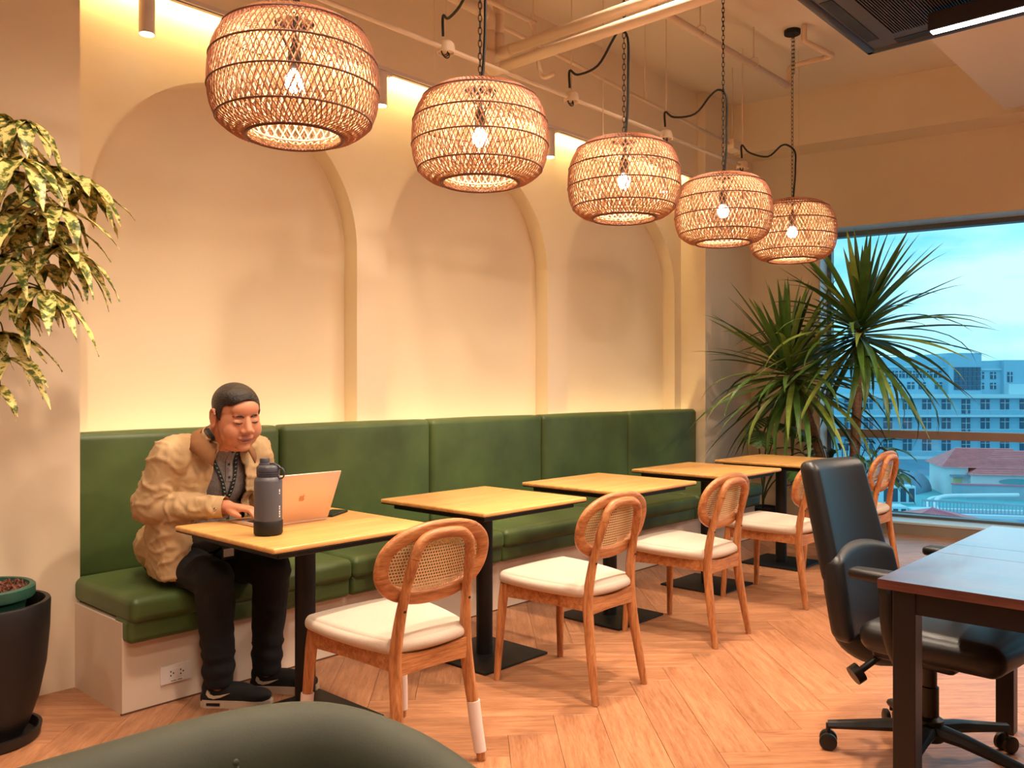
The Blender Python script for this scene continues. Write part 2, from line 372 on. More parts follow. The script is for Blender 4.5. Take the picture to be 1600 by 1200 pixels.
# ================================================================== TRACK + SPOTS
tk = thing('light_track', 'slim pink-white ceiling track with a black slot along the bulkhead', 'track', (4.1, 3.95, 3.15))
MB().box(1.9, 6.70, 3.925, 3.965, 3.128, 3.149).obj('track_body', M_alu, tk, world=True)
MB().box(1.92, 6.68, 3.938, 3.948, 3.1265, 3.1285).obj('track_slot', M_dark, tk, world=True)
M_lens = emis('spot_lens', (1.0, 0.86, 0.78, 1), 6)
spots = [(1.793, 'leftmost pink-white cylinder spotlight, above the bare arch'), (3.174, 'pink-white cylinder spotlight between the first two wicker lamps'), (4.708, 'pink-white cylinder spotlight between second and third wicker lamps'), (6.2, 'pink-white cylinder spotlight peeking out above the fourth wicker lamp')]
for i, (x, lab) in enumerate(spots):
    sp = thing('spotlight', lab, 'spotlight', (x, 3.945, 3.127), group='cylinder spotlights on the track')
    MB().bbox(-0.075, 0.075, -0.016, 0.016, -0.02, 0.0, 0.002).obj('track_adapter', M_alu, sp)
    MB().lathe([(0.033, -0.205), (0.036, -0.205), (0.036, -0.02), (0.012, -0.018), (0.012, 0)], 28).obj('cylinder_body', M_alu, sp, 40)
    MB().lathe([(0.0005, -0.2075), (0.032, -0.2075), (0.032, -0.2045), (0.0005, -0.2045)], 24).obj('lens', M_lens, sp)
    lamp_spot('spotlight_beam', (x, 3.945, 2.905), (x, 3.45, 0), SPOT_W, 58, WARM2, 0.9, 0.03)
# unseen ceiling lights added for fill and shadows, above and behind the viewpoint
M_fill = emis('fill_lens', (1.0, 0.82, 0.62, 1), 6)
fills = [(0.6, 1.2, ZL, .1, .6), (2.6, 1.3, ZL, .08, 1.0), (4.7, 2.1, ZC, .07, 1.1), (5.5, 0.2, ZL, .07, .95), (-1.0, 2.6, ZC, .12, .4), (-0.4, -0.8, ZL, .2, 0.8), (2.2, -1.4, ZL, .2, 1.0), (1.1, 2.15, ZC, .07, .75), (3.2, 2.1, ZC, .07, 1.3), (4.3, -0.8, ZL, .07, 1.0), (6.6, -1.0, ZL, .07, 1.0)]
for i, (x, y, z, rl_, pw_) in enumerate(fills):
    dl = thing('fill_light', 'round ceiling fill light added outside the picture', 'fill_light', (x, y, z), group='added ceiling fill lights')
    MB().lathe([(rl_, -0.001), (rl_+0.015, -0.001), (rl_+0.017, -0.008), (rl_, -0.008)], 24).obj('trim_ring', M_white, dl)
    MB().lathe([(0.0005, -0.004), (rl_, -0.004), (rl_, -0.002), (0.0005, -0.002)], 24).obj('lens', M_fill, dl)
    tgt = (x+0.5*(2.6-x)*0.35, y+0.35*max(0, 3.0-y), 0)
    lamp_spot('fill_beam', (x, y, z-0.02), tgt, FILL_W*pw_, 108 if z == ZC else 138, WARM2, 1.0, rl_)
# ================================================================== BANQUETTE
bq = thing('banquette', 'long dark green velvet banquette bench below the arched wall', 'banquette', (4.1, 3.6, 0))
BX0, BX1 = 1.44, 6.73; NB = 5; BW = (BX1-BX0)/NB
MB().box(BX0, BX1, 3.385, 4.0, 0.0, 0.36).obj('plinth', M_base, bq, world=True, label='cream laminate plinth')
MB().box(BX0-0.004, BX1, 3.381, 3.39, 0, 0.006).obj('plinth_edge', M_gap, bq, world=True)
for i in range(NB):
    x0 = BX0+i*BW; x1 = x0+BW
    MB().rbox(((x0+x1)/2, 3.60, 0.415), (BW/2-0.002, 0.295, 0.05), 0.030, 12, (0, 0.010, 0.030)).obj('seat_cushion', M_velvet, bq, 180, world=True)
    MB().rbox(((x0+x1)/2, 3.40, 0.332), (BW/2-0.002, 0.072, 0.05), 0.024, 8, (0, 0.006, 0.0)).obj('front_roll', M_velvet, bq, 180, world=True)
    MB().rbox(((x0+x1)/2+0.005, 3.995, 0.755), (BW/2-0.003, 0.060, 0.325), 0.035, 12, (0, 0.012, 0.004)).obj('back_panel', M_velvet, bq, 180, world=True)
def outlet(x, z, lab, sticker):
    o = thing('wall_outlet', lab, 'outlet', (x, 3.385, z), group='outlets on the plinth')
    MB().bbox(-0.064, 0.064, -0.008, 0, -0.037, 0.037, 0.002).obj('cover_plate', M_white, o)
    MB().bbox(-0.03, 0.03, -0.0095, -0.007, -0.02, 0.022, 0.001).obj('socket_module', M_white, o)
    h = MB()
    for sx in (-0.021, 0.021):
        for (dx, dz) in ((-0.002, 0.009), (-0.002, -0.007), (0.010, 0.001)): h.cbox((sx+dx*0.9, -0.0098, dz+0.002), (0.0045, 0.001, 0.0065))
    h.obj('socket_holes', M_dark, o, kind='stuff')
    if sticker:
        st = MB().cbox((0.002, -0.0099, -0.0265), (0.056, 0.001, 0.011)).obj('sticker', mat('sticker_white', lin(240, 232, 226), 0.6), o)
        t_ = MB()
        for k in range(14):
            if k != 7: t_.cbox((-0.022+k*0.0035, -0.0106, -0.0265), (0.0024, 0.0005, 0.004))
        t_.obj('printed_line', M_dark, st)
outlet(1.655, 0.115, 'white double outlet on the plinth beside the seated man', True)
outlet(3.80, 0.16, 'white outlet on the plinth half hidden behind the second table', False)

# ================================================================== TABLES
def make_table(lab, x, y):
    t_ = thing('cafe_table', lab, 'table', (x, y, 0), group='square oak tables in front of the banquette')
    return t_
TX = [(1.905, 2.83), (2.937, 2.87), (3.91, 2.84), (4.945, 2.82), (5.92, 2.77)]
tm = MB().rbox((0, 0, 0.741), (0.355, 0.345, 0.010), 0.008, 4).mesh('table_top', M_top, 50)
tu = MB().bbox(-0.352, 0.352, -0.342, 0.342, 0.7275, 0.7335, 0.002, 1).mesh('edge_band', M_black)
ts = MB().bbox(-0.31, 0.31, -0.30, 0.30, 0.703, 0.728, 0.003, 1).mesh('underframe', M_black)
tp = MB().lathe([(0.039, 0.012), (0.039, 0.704)], 32).mesh('pole', M_black, 40)
tb = MB().bbox(-0.215, 0.215, -0.215, 0.215, 0.0, 0.012, 0.004, 2).mesh('base_plate', M_black, 40)
TL = ['square oak table holding the laptop and the steel bottle', 'empty square oak table, second from the seated man', 'empty square oak table, middle one of the five', 'empty square oak table, fourth from the seated man', 'farthest square oak table, beside the potted dracaenas']
for (x, y), lab in zip(TX, TL):
    t_ = make_table(lab, x, y)
    for nm, me in (('table_top', tm), ('edge_band', tu), ('underframe', ts), ('pole', tp), ('base_plate', tb)): link(nm, me, t_)

# ================================================================== CHAIRS
def chair_meshes():
    R = {}
    # rear legs: foot -> seat rail -> upright; they join in an arch at the top
    def rear(sx):
        pts = [(sx*0.174, -0.255, 0.0), (sx*0.166, -0.232, 0.14), (sx*0.155, -0.208, 0.30), (sx*0.150, -0.198, 0.42), (sx*0.138, -0.214, 0.56), (sx*0.127, -0.243, 0.68), (sx*0.118, -0.258, 0.735)]
        P_ = smoothpath(pts, 3); n = len(P_)
        return P_, [0.0145+0.0075*math.sin(PI*min(1, (i/(n-1))*1.25))**1 if i/(n-1) < 0.8 else 0.0185 for i in range(n)]
    for nm, sx in (('leg_rl', -1), ('leg_rr', 1)):
        P_, r_ = rear(sx); R[nm] = MB().tube(P_, r_, 12).mesh('leg', M_oak, 50)
    a = [(-0.118, -0.258, 0.735), (-0.108, -0.264, 0.77), (-0.078, -0.268, 0.797), (-0.035, -0.270, 0.806), (0, -0.270, 0.807), (0.035, -0.270, 0.806), (0.078, -0.268, 0.797), (0.108, -0.264, 0.77), (0.118, -0.258, 0.735)]
    R['arch'] = MB().tube(smoothpath(a, 3), 0.0185, 12).mesh('back_arch', M_oakx, 50)
    for nm, sx in (('leg_fl', -1), ('leg_fr', 1)):
        R[nm] = MB().tube([(sx*0.219, 0.25, 0), (sx*0.208, 0.243, 0.18), (sx*0.198, 0.232, 0.36), (sx*0.194, 0.225, 0.425)], [0.0145, 0.018, 0.0215, 0.021], 12).mesh('leg', M_oak, 50)
    # aprons
    def apron(p0, p1, sag, h0, h1, th):
        p0 = Vector(p0); p1 = Vector(p1); d = (p1-p0); nn = Vector((-d.y, d.x, 0)).normalized()*th/2; mb = MB(); n = 10; vs_ = []; fs = []
        for i in range(n+1):
            t_ = i/n; c = p0+d*t_; top = h1-sag*math.sin(PI*t_); bot = h0+sag*0.35*math.sin(PI*t_)
            for (sg, z) in ((-1, bot), (1, bot), (1, top), (-1, top)): vs_.append((c.x+sg*nn.x, c.y+sg*nn.y, z))
        for i in range(n):
            for k in range(4): fs.append((i*4+k, i*4+(k+1) % 4, i*4+4+(k+1) % 4, i*4+4+k))
        fs += [(3, 2, 1, 0), (n*4, n*4+1, n*4+2, n*4+3)]
        return mb.add(vs_, fs)
    R['ap_l'] = apron((-0.192, 0.23, 0), (-0.150, -0.20, 0), 0.012, 0.365, 0.432, 0.024).mesh('side_rail', M_oakx)
    R['ap_r'] = apron((0.192, 0.23, 0), (0.150, -0.20, 0), 0.012, 0.365, 0.432, 0.024).mesh('side_rail', M_oakx)
    R['ap_b'] = apron((-0.150, -0.203, 0), (0.150, -0.203, 0), 0.014, 0.352, 0.425, 0.026).mesh('back_rail', M_oakx)
    R['ap_f'] = apron((-0.192, 0.226, 0), (0.192, 0.226, 0), 0.004, 0.375, 0.425, 0.022).mesh('front_rail', M_oakx)
    # seat pad
    def shape(p):
        v = p.y/0.235; w = 0.205+0.030*v-0.02*v*v
        r2 = (p.x/0.225)
        return (r2*w*1.06, p.y*(1-0.07*r2*r2), p.z-0.012*(1-abs(v))*0+0.006*v)
    R['seat'] = MB().rbox((0, 0.018, 0.449), (0.225, 0.238, 0.027), 0.025, 14, (0.012, 0.012, 0.014), sq=shape).mesh('seat', M_linen, 180)
    # oval back ring (tilted) with cane
    tilt = math.radians(14); OC = Vector((0, -0.222, 0.706)); OM = Matrix.Translation(OC) @ Matrix.Rotation(tilt, 4, 'X')
    ax, az = 0.214, 0.120; ring = MB(); n = 72; vs_ = []; fs = []
    for i in range(n):
        a_ = 2*PI*i/n; ca, sa = math.cos(a_), math.sin(a_); pw = 0.86
        bx = math.copysign(abs(ca)**pw, ca); bz = math.copysign(abs(sa)**pw, sa)
        cur = 0.10*(bx*ax)**2
        for k in range(12):
            b_ = 2*PI*k/12; rw, ry = 0.026, 0.0145
            rr = rw*math.copysign(abs(math.cos(b_))**0.7, math.cos(b_)); yy = ry*math.copysign(abs(math.sin(b_))**0.7, math.sin(b_))
            vs_.append(OM @ Vector((bx*ax+rr*ca, yy+cur*8*0.35, bz*az+rr*sa)))
    for i in range(n):
        for k in range(12): fs.append((i*12+k, i*12+(k+1) % 12, ((i+1) % n)*12+(k+1) % 12, ((i+1) % n)*12+k))
    R['ring'] = ring.add(vs_, fs).mesh('back_ring', M_oakx, 60)
    cn = MB(); cell = 0.0112; rows = int(0.25/cell)
    for r in range(-rows//2, rows//2+1):
        for k in range(-22, 23):
            cx_ = (k+(0.5 if r % 2 else 0))*cell; cz_ = r*cell
            if (cx_/(ax-0.012))**2+(cz_/(az-0.012))**2 > 1: continue
            cur = 0.10*cx_**2*8*0.35; hs = cell/2; ho = cell*0.31
            o_ = [(hs, -hs*.4), (hs, hs*.4), (hs*.4, hs), (-hs*.4, hs), (-hs, hs*.4), (-hs, -hs*.4), (-hs*.4, -hs), (hs*.4, -hs)]
            outer = [(hs, -hs), (hs, 0), (hs, hs), (0, hs), (-hs, hs), (-hs, 0), (-hs, -hs), (0, -hs)]
            inn = [(ho*math.cos(-PI/4+PI/4*j), ho*math.sin(-PI/4+PI/4*j)) for j in range(8)]
            vv = [OM @ Vector((cx_+x, cur, cz_+z)) for x, z in outer]+[OM @ Vector((cx_+x, cur, cz_+z)) for x, z in inn]
            cn.add(vv, [(j, (j+1) % 8, 8+(j+1) % 8, 8+j) for j in range(8)])
    R['cane'] = cn.mesh('cane_panel', M_cane)
    R['glide'] = MB().lathe([(0.009, 0), (0.011, 0.003), (0.011, 0.006)], 10).mesh('glide', M_chrome)
    return R
CM = chair_meshes()
M_sock = mat('white_felt', lin(226, 206, 196), 0.9, bump=0.1, bscale=300)
sockm = {}
CL = ['ash cane-back dining chair with white felt leg socks, nearest the sofa', 'ash cane-back dining chair with oval back, second from the seated man', 'ash cane-back dining chair with oval back, middle of the row', 'ash cane-back dining chair partly hidden behind the black office chair', 'farthest ash cane-back dining chair, in front of the window']
CP = [(1.945, 2.335, -3), (2.945, 2.338, 0), (3.945, 2.36, 0), (4.95, 2.338, 0), (5.99, 2.288, 0)]
for i, ((x, y, rz), lab) in enumerate(zip(CP, CL)):
    c_ = thing('dining_chair', lab, 'chair', (x, y, 0), math.radians(rz), 'cane-back chairs facing the banquette')
    for k, nm in (('leg_fl', 'leg'), ('leg_fr', 'leg'), ('leg_rl', 'leg'), ('leg_rr', 'leg'), ('arch', 'back_arch'), ('ap_l', 'side_rail'), ('ap_r', 'side_rail'), ('ap_b', 'back_rail'), ('ap_f', 'front_rail'), ('seat', 'seat')):
        o = link(nm, CM[k], c_)
        if i == 0 and k.startswith('leg'):
            sx = -1 if k[-1] == 'l' else 1
            if k[4] == 'r': P_ = [(sx*0.1725, -0.250, 0.03), (sx*0.1665, -0.233, 0.13), (sx*0.163, -0.224, 0.20)]
            else: P_ = [(sx*0.2175, 0.249, 0.03), (sx*0.211, 0.2445, 0.13), (sx*0.2065, 0.242, 0.20)]
            MB().tube(P_, [0.0215, 0.023, 0.0235], 14).obj('felt_sock', M_sock, o, 50)
        if k.startswith('leg'):
            gx, gy = {'leg_fl': (-0.219, 0.25), 'leg_fr': (0.219, 0.25), 'leg_rl': (-0.174, -0.255), 'leg_rr': (0.174, -0.255)}[k]
            g_ = link('glide', CM['glide'], o, (gx, gy, -0.003))
    rg = link('back_ring', CM['ring'], c_); link('cane_panel', CM['cane'], rg)
    for sx in (-1, 1): MB().cyl((sx*0.1385, -0.2345, 0.563), (sx*0.1385, -0.228, 0.563), 0.0045, 10).obj('screw_cap', M_dark, c_)
# ================================================================== PENDANTS
PROF = [(0.075, 0.0), (0.145, -0.010), (0.21, -0.03), (0.258, -0.066), (0.286, -0.115), (0.301, -0.175), (0.306, -0.235), (0.304, -0.295), (0.293, -0.35), (0.268, -0.395), (0.225, -0.424), (0.165, -0.438)]
def prof_at(t, off=0.0):
    P_ = PROF; L = [0]
    for i in range(1, len(P_)): L.append(L[-1]+math.hypot(P_[i][0]-P_[i-1][0], P_[i][1]-P_[i-1][1]))
    s_ = t*L[-1]
    for i in range(1, len(P_)):
        if s_ <= L[i] or i == len(P_)-1:
            k = (s_-L[i-1])/(L[i]-L[i-1]); r = P_[i-1][0]+(P_[i][0]-P_[i-1][0])*k; z = P_[i-1][1]+(P_[i][1]-P_[i-1][1])*k
            dr, dz = P_[i][0]-P_[i-1][0], P_[i][1]-P_[i-1][1]; l = math.hypot(dr, dz)
            return r+off*(-dz/l), z+off*dr/l
def weave(n, twist, off, w, th, seg=26, steps=2):
    mb = MB()
    for hand in (1, -1):
        for i in range(n):
            a0 = 2*PI*i/n+(0.02 if hand > 0 else 0); P_ = []; vs_ = []; fs = []
            for k in range(seg+1):
                t_ = k/seg; r, z = prof_at(t_, off+hand*th*0.55); a = a0+hand*twist*t_
                P_.append(Vector((r*math.cos(a), r*math.sin(a), z)))
            for k in range(seg+1):
                T = (P_[min(seg, k+1)]-P_[max(0, k-1)]).normalized(); c = P_[k]; out = Vector((c.x, c.y, 0)).normalized()
                if k/seg > 0.8: out = (out+Vector((0, 0, -1.2))).normalized()
                if k/seg < 0.25: out = (out+Vector((0, 0, 1.4))).normalized()
                sd = T.cross(out).normalized(); nn = sd.cross(T).normalized()
                vs_ += [c+sd*w/2, c+nn*th, c-sd*w/2, c-nn*th*0.2]
            for k in range(seg):
                for j in range(4): fs.append((k*4+j, k*4+(j+1) % 4, k*4+4+(j+1) % 4, k*4+4+j))
            mb.add(vs_, fs)
    return mb
W_out = weave(84, 0.95, 0.0, 0.0042, 0.0022, 22).mesh('woven_shade', M_rattan)
W_in = weave(52, 1.0, -0.02, 0.005, 0.002, 20).mesh('woven_lining', M_rattanLit)
hoopm = []
for t_ in (0.0, 0.30, 0.47, 0.63, 0.80, 0.985):
    r, z = prof_at(t_, 0.003); hoopm.append(MB().tube([(r*math.cos(2*PI*k/64), r*math.sin(2*PI*k/64), z) for k in range(64)], 0.0038 if 0 < t_ < 0.9 else 0.006, 6, closed=True).mesh('hoop', M_rattanD, 180))
r0, z0 = prof_at(1.0, -0.02); rim_in = MB().tube([((r0-0.004)*math.cos(2*PI*k/64), (r0-0.004)*math.sin(2*PI*k/64), z0+0.012) for k in range(64)], 0.004, 6, closed=True).mesh('inner_hoop', M_rattanLit, 180)
M_bulb = emis('bulb_glow', (1.0, 0.80, 0.56, 1), BULB_S)
bulbm = MB().ell((0, 0, -0.235), (0.036, 0.036, 0.04), 18).mesh('bulb', M_bulb, 180)
sock = MB().lathe([(0.02, -0.195), (0.024, -0.19), (0.024, -0.12), (0.012, -0.10), (0.006, -0.06), (0.006, 0.01)], 16)
for a in (0.3, 2.4, 4.5): sock.tube([(0.02*math.cos(a), 0.02*math.sin(a), -0.12), (0.075*math.cos(a), 0.075*math.sin(a), -0.01)], 0.003, 6)
sock.tube([(0.075*math.cos(2*PI*k/24), 0.075*math.sin(2*PI*k/24), -0.008) for k in range(24)], 0.004, 6, closed=True)
sockm_ = sock.mesh('socket', M_dark, 40)
PX = [(1.785, 'largest nearest woven rattan drum pendant lamp hanging above the man'), (2.755, 'second woven rattan drum pendant lamp from the left'), (3.876, 'middle woven rattan drum pendant lamp of the five'), (4.975, 'fourth woven rattan drum pendant lamp, overlapping the farthest lamp'), (5.996, 'farthest and smallest woven rattan drum pendant lamp near the window')]
PYc = 2.72; ZTOP = 2.640
def chain(z0, z1, x=0, y=0):
    mb = MB(); z = z0; i = 0; L = 0.036
    while z < z1:
        ax = Vector((1, 0, 0)) if i % 2 else Vector((0, 1, 0)); ln = []
        for k in range(10):
            a = 2*PI*k/10; ln.append(Vector((x, y, z+L/2))+ax*0.0085*math.cos(a)+Vector((0, 0, 1))*(0.019*math.sin(a)))
        mb.tube(ln, 0.0021, 4, closed=True); z += L*0.8; i += 1
    return mb
JB = [1.94, 2.948, 3.956, 4.982, 6.061]   # junction boxes on the conduit, Y 3.15, z 3.0
for i, (x, lab) in enumerate(PX):
    p_ = thing('pendant_lamp', lab, 'pendant lamp', (x, PYc, ZTOP), i*1.1, 'rattan pendant lamps in a row')
    link('woven_shade', W_out, p_)['kind'] = 'stuff'; link('woven_lining', W_in, p_)['kind'] = 'stuff'
    for h_ in hoopm: link('hoop', h_, p_)
    link('inner_hoop', rim_in, p_); link('bulb', bulbm, p_); link('socket', sockm_, p_)
    chain(0.0, ZC-ZTOP-0.05).obj('chain', M_dark, p_, 180)
    chain(ZC-ZTOP-0.32, ZC-ZTOP-0.05, 0.012, 0.004).obj('chain_tail', M_dark, p_, 180)
    MB().lathe([(0.055, ZC-ZTOP-0.032), (0.058, ZC-ZTOP-0.028), (0.058, ZC-ZTOP), (0.01, ZC-ZTOP)], 28).obj('canopy', M_dark, p_, 40)
    zt = [3.30, 3.28, 3.25, 3.20, 3.05][i]; jx, jz = JB[i], 3.01
    a = Vector((x, PYc, ZTOP-0.06)); b = Vector((x+0.013, PYc-0.014, ZTOP+0.15)); c = Vector((x+0.014, PYc-0.015, zt-0.06)); e = Vector((jx-0.03, 3.14, jz+0.02))
    mid = (c+e)/2
    path = smoothpath([a, b, (b+c)/2+Vector((0.006, 0, 0)), c, c+Vector((-0.01, 0.045, 0.055)), c.lerp(e, 0.25)+Vector((0, 0, 0.06)), c.lerp(e, 0.5)+Vector((0, 0, -0.01)), c.lerp(e, 0.85)+Vector((0, 0, 0.035)), e+Vector((0, 0, 0.10)), e], 5)
    MB().tube(path, 0.007, 8).obj('power_cord', M_dark, p_, 180, world=True)

# ================================================================== CONDUITS AND PIPES
def hang(mb, x, y, z0, r=0.004): mb.cyl((x, y, z0), (x, y, ZC), r, 6)
c1 = thing('conduit', 'thin cream conduit with junction boxes feeding the pendant lamps', 'conduit', (4.0, 3.15, 3.0))
MB().cyl((-1.0, 3.15, 2.978), (6.06, 3.15, 2.978), 0.0115, 10).obj('pipe', M_pipe, c1, 180, world=True)
for i, jx in enumerate(JB):
    jb = MB().lathe([(0.001, 0.035), (0.03, 0.032), (0.042, 0.02), (0.046, -0.025), (0.040, -0.025), (0.040, -0.01), (0.001, -0.01)], 18, (jx, 3.15, 2.98), cap=False).obj('junction_box', M_pipe, c1, 40, world=True)
    w_ = MB(); 
    for k in range(3): w_.tube(arc((jx+0.01*(k-1), 3.15+0.008*k, 2.965), 0.02+0.004*k, PI*0.9, PI*2.1, 8, (1, 0, 0), (0, 0.2*(k-1), 1)), 0.0028, 5)
    inv = wmat(jb).inverted(); w_.v = [tuple(inv @ Vector(p)) for p in w_.v]; w_.obj('loose_wires', M_dark, jb, 180)
    r_ = MB(); hang(r_, jx, 3.15, 3.03); r_.obj('hanger_rod', M_pipe, c1, world=True)
c2 = thing('conduit', 'thin cream conduit ending in a square box below the ceiling', 'conduit', (4.5, 3.0, 3.05))
MB().cyl((0.5, 3.40, 3.515), (6.33, 3.40, 3.245), 0.0115, 10).obj('pipe', M_pipe, c2, 180, world=True)
MB().bbox(6.30, 6.44, 3.35, 3.45, 3.20, 3.28, 0.006).obj('junction_box', M_pipe, c2, 40, world=True)
for hx in (2.4, 3.9, 5.1, 6.37): r_ = MB(); hang(r_, hx, 3.40, 3.515-0.0463*(hx-0.5)); r_.obj('hanger_rod', M_pipe, c2, world=True)
c3 = thing('sprinkler_pipe', 'white pipe with elbows running under the ceiling towards the window', 'pipe', (5.5, 2.9, 3.6))
zz = 3.6
MB().tube([(2.6, 2.9, zz), (6.30, 2.9, zz)], 0.024, 12).obj('pipe', M_pipe, c3, 180, world=True)
MB().tube(smoothpath([(6.28, 2.9, zz), (6.33, 2.9, zz+0.01), (6.34, 2.9, zz+0.06), (6.34, 2.9, zz+0.13), (6.34, 2.86, zz+0.15), (6.34, 2.62, zz+0.15)], 4), 0.02, 10).obj('elbow', M_pipe, c3, 180, world=True)
MB().tube(smoothpath([(6.34, 2.64, zz+0.15), (6.34, 2.58, zz+0.15), (6.30, 2.56, zz+0.15), (5.98, 2.60, zz+0.15), (5.95, 2.61, zz+0.17), (5.95, 2.61, zz+0.27)], 4), 0.02, 10).obj('elbow', M_pipe, c3, 180, world=True)
for hx in (4.0, 5.0, 5.75):
    r_ = MB(); hang(r_, hx, 2.9, zz+0.06); r_.tube(arc((hx, 2.9, zz+0.02), 0.04, 0, 2*PI, 14, (0, 1, 0), (0, 0, 1))[:-1], 0.004, 6, closed=True); r_.obj('hanger_rod', M_pipe, c3, world=True)
def bigpipe(lab, X, z, Yc, xs0, ztop):
    b_ = thing('water_pipe', lab, 'pipe', (X, 2.0, z), group='thick painted pipes crossing the ceiling')
    r = 0.029
    MB().tube([(X, Yc-0.05, z), (X, -1.2, z)], r, 16).obj('pipe', M_pipe, b_, 180, world=True)
    MB().tube(smoothpath([(X, Yc-0.10, z), (X, Yc-0.03, z), (X, Yc, z+0.03), (X, Yc, z+0.11)], 4), r*1.12, 16).obj('elbow', M_pipe, b_, 180, world=True)
    MB().tube([(X, Yc, z+0.08), (X, Yc, ztop-0.06)], r, 16).obj('riser', M_pipe, b_, 180, world=True)
    MB().tube(smoothpath([(X, Yc, ztop-0.10), (X, Yc, ztop-0.03), (X-0.03, Yc, ztop), (X-0.10, Yc, ztop)], 4), r*1.12, 16).obj('elbow', M_pipe, b_, 180, world=True)
    MB().tube([(X-0.06, Yc, ztop), (xs0, Yc, ztop)], r, 16).obj('feed_pipe', M_pipe, b_, 180, world=True)
bigpipe('upper one of two thick cream pipes crossing in front of the chains', 3.49, 3.145, 3.30, -1.0, 3.46)
bigpipe('lower one of two thick cream pipes crossing in front of the chains', 3.42, 3.03, 3.30, -1.0, 3.35)
c4 = thing('conduit', 'bent cream conduit looping around the thick pipes', 'conduit', (3.6, 3.1, 3.2))
MB().tube(smoothpath([(1.5, 3.12, 3.30), (3.4, 3.12, 3.30), (3.56, 3.12, 3.29), (3.60, 3.12, 3.2), (3.60, 3.10, 3.08), (3.58, 3.05, 2.98), (3.55, 2.95, 2.965)], 4), 0.0125, 8).obj('pipe', M_pipe, c4, 180, world=True)
hw = [(708, 0, 262, 3.2), (1257, 107, 310, 2.2)]
for i, (x_, y_, lab) in enumerate([(3.05, 3.35, 'thin hanging wire left of the second lamp chain'), (4.2, 3.1, 'thin hanging wire right of the thick pipes'), (6.4, 2.85, 'thin hanging wire beside the farthest lamp')]):
    w_ = thing('hanging_wire', lab, 'wire', (x_, y_, 2.7)); m_ = MB(); hang(m_, x_, y_, 2.62 if i else 2.95, 0.0025); m_.obj('wire', M_pipe, w_, world=True)

# ================================================================== AIR CONDITIONER
M_acd = mat('ac_charcoal', lin(52, 46, 48), 0.45)
M_acl = mat('ac_grey', lin(74, 68, 70), 0.5)
ac = thing('air_conditioner', 'black four-way cassette air conditioner on the ceiling', 'air conditioner', (4.19, 1.22, 3.05))
MB().bbox(-0.42, 0.42, -0.42, 0.42, 0.05, 0.37, 0.01).obj('housing', M_acd, ac)
fr_ = MB()
for (x0, x1, y0, y1) in ((-0.475, 0.475, 0.28, 0.475), (-0.475, 0.475, -0.475, -0.28), (-0.475, -0.28, -0.28, 0.28), (0.28, 0.475, -0.28, 0.28)): fr_.box(x0, x1, y0, y1, 0.008, 0.05)
fr_.obj('panel_frame', M_acl, ac)
for k in range(4):
    Mr = Matrix.Rotation(k*PI/2, 4, 'Z')
    MB().bbox(-0.475, 0.475, 0.425, 0.475, 0.0, 0.03, 0.012, 3, Mr).obj('panel_edge', M_acd, ac, 40)
    MB().box(-0.30, 0.30, 0.355, 0.415, 0.0055, 0.009, Mr).obj('air_slot', M_dark, ac)
    MB().bbox(-0.29, 0.29, 0.362, 0.402, 0.0, 0.006, 0.002, 1, Mr @ Matrix.Rotation(0.12, 4, 'X')).obj('louver', M_acd, ac)
gr = MB().box(-0.275, 0.275, -0.275, 0.275, 0.012, 0.016).obj('grille_back', M_dark, ac)
sl = MB()
for k in range(44): sl.box(-0.27, 0.27, -0.268+k*0.0123, -0.268+k*0.0123+0.005, 0.002, 0.012)
sl.obj('grille_slats', M_acl, ac, kind='stuff')
# linear light
ll = thing('linear_light', 'slim black linear pendant light with white glowing underside', 'linear light', (4.31, 0.2, 2.95))
hb = MB(); hb.bbox(-0.03, 0.03, -1.6, 1.08, 0.0, 0.085, 0.003, 1); hb.obj('housing', M_acd, ll)
MB().box(-0.022, 0.022, -1.59, 1.07, -0.004, 0.0).obj('diffuser', emis('linear_white', (0.95, 0.95, 1.0, 1), LINEAR_S), ll)
wv = MB()
for yy in (-1.3, 0.3): wv.cyl((0, yy, 0.085), (0, yy, ZL-2.95), 0.0015, 6)
wv.obj('suspension_wire', M_chrome, ll)
# ================================================================== DESK
M_desk = wood('dark_walnut_laminate', lin(84, 44, 38), lin(120, 66, 54), 0.16, 1.0, 'Y', 0.04, 0.8); M_desk.node_tree.nodes['Principled BSDF'].inputs['Coat Weight'].default_value = 1.0; M_desk.node_tree.nodes['Principled BSDF'].inputs['Coat Roughness'].default_value = 0.07
M_dleg = mat('dark_brown_steel', lin(24, 15, 17), 0.4)
dk = thing('workbench_desk', 'dark walnut double workstation desk reflecting the blue window', 'desk', (3.05, 0.2, 0))
def wo2(mb, nm, m_, sm=None): return mb.obj(nm, m_, dk, sm, world=True)
wo2(MB().box(2.455, 2.974, -1.4, 0.866, 0.724, 0.75), 'desk_top', M_desk)
wo2(MB().box(2.977, 3.167, -1.4, 0.866, 0.724, 0.75), 'cable_strip', M_desk)
wo2(MB().box(3.170, 3.68, -1.4, 0.866, 0.724, 0.75), 'desk_top', M_desk)
for (x, y) in ((2.50, 0.80), (3.60, 0.80), (2.50, -1.33), (3.60, -1.33)): wo2(MB().bbox(x-0.03, x+0.03, y-0.03, y+0.03, 0.0, 0.724, 0.002, 1), 'leg', M_dleg)
for (x0, x1, y0, y1) in ((2.475, 2.52, -1.3, 0.83), (3.58, 3.625, -1.3, 0.83), (2.52, 3.58, 0.775, 0.825), (2.52, 3.58, -1.36, -1.30)): wo2(MB().box(x0, x1, y0, y1, 0.662, 0.724), 'frame_beam', M_dleg)
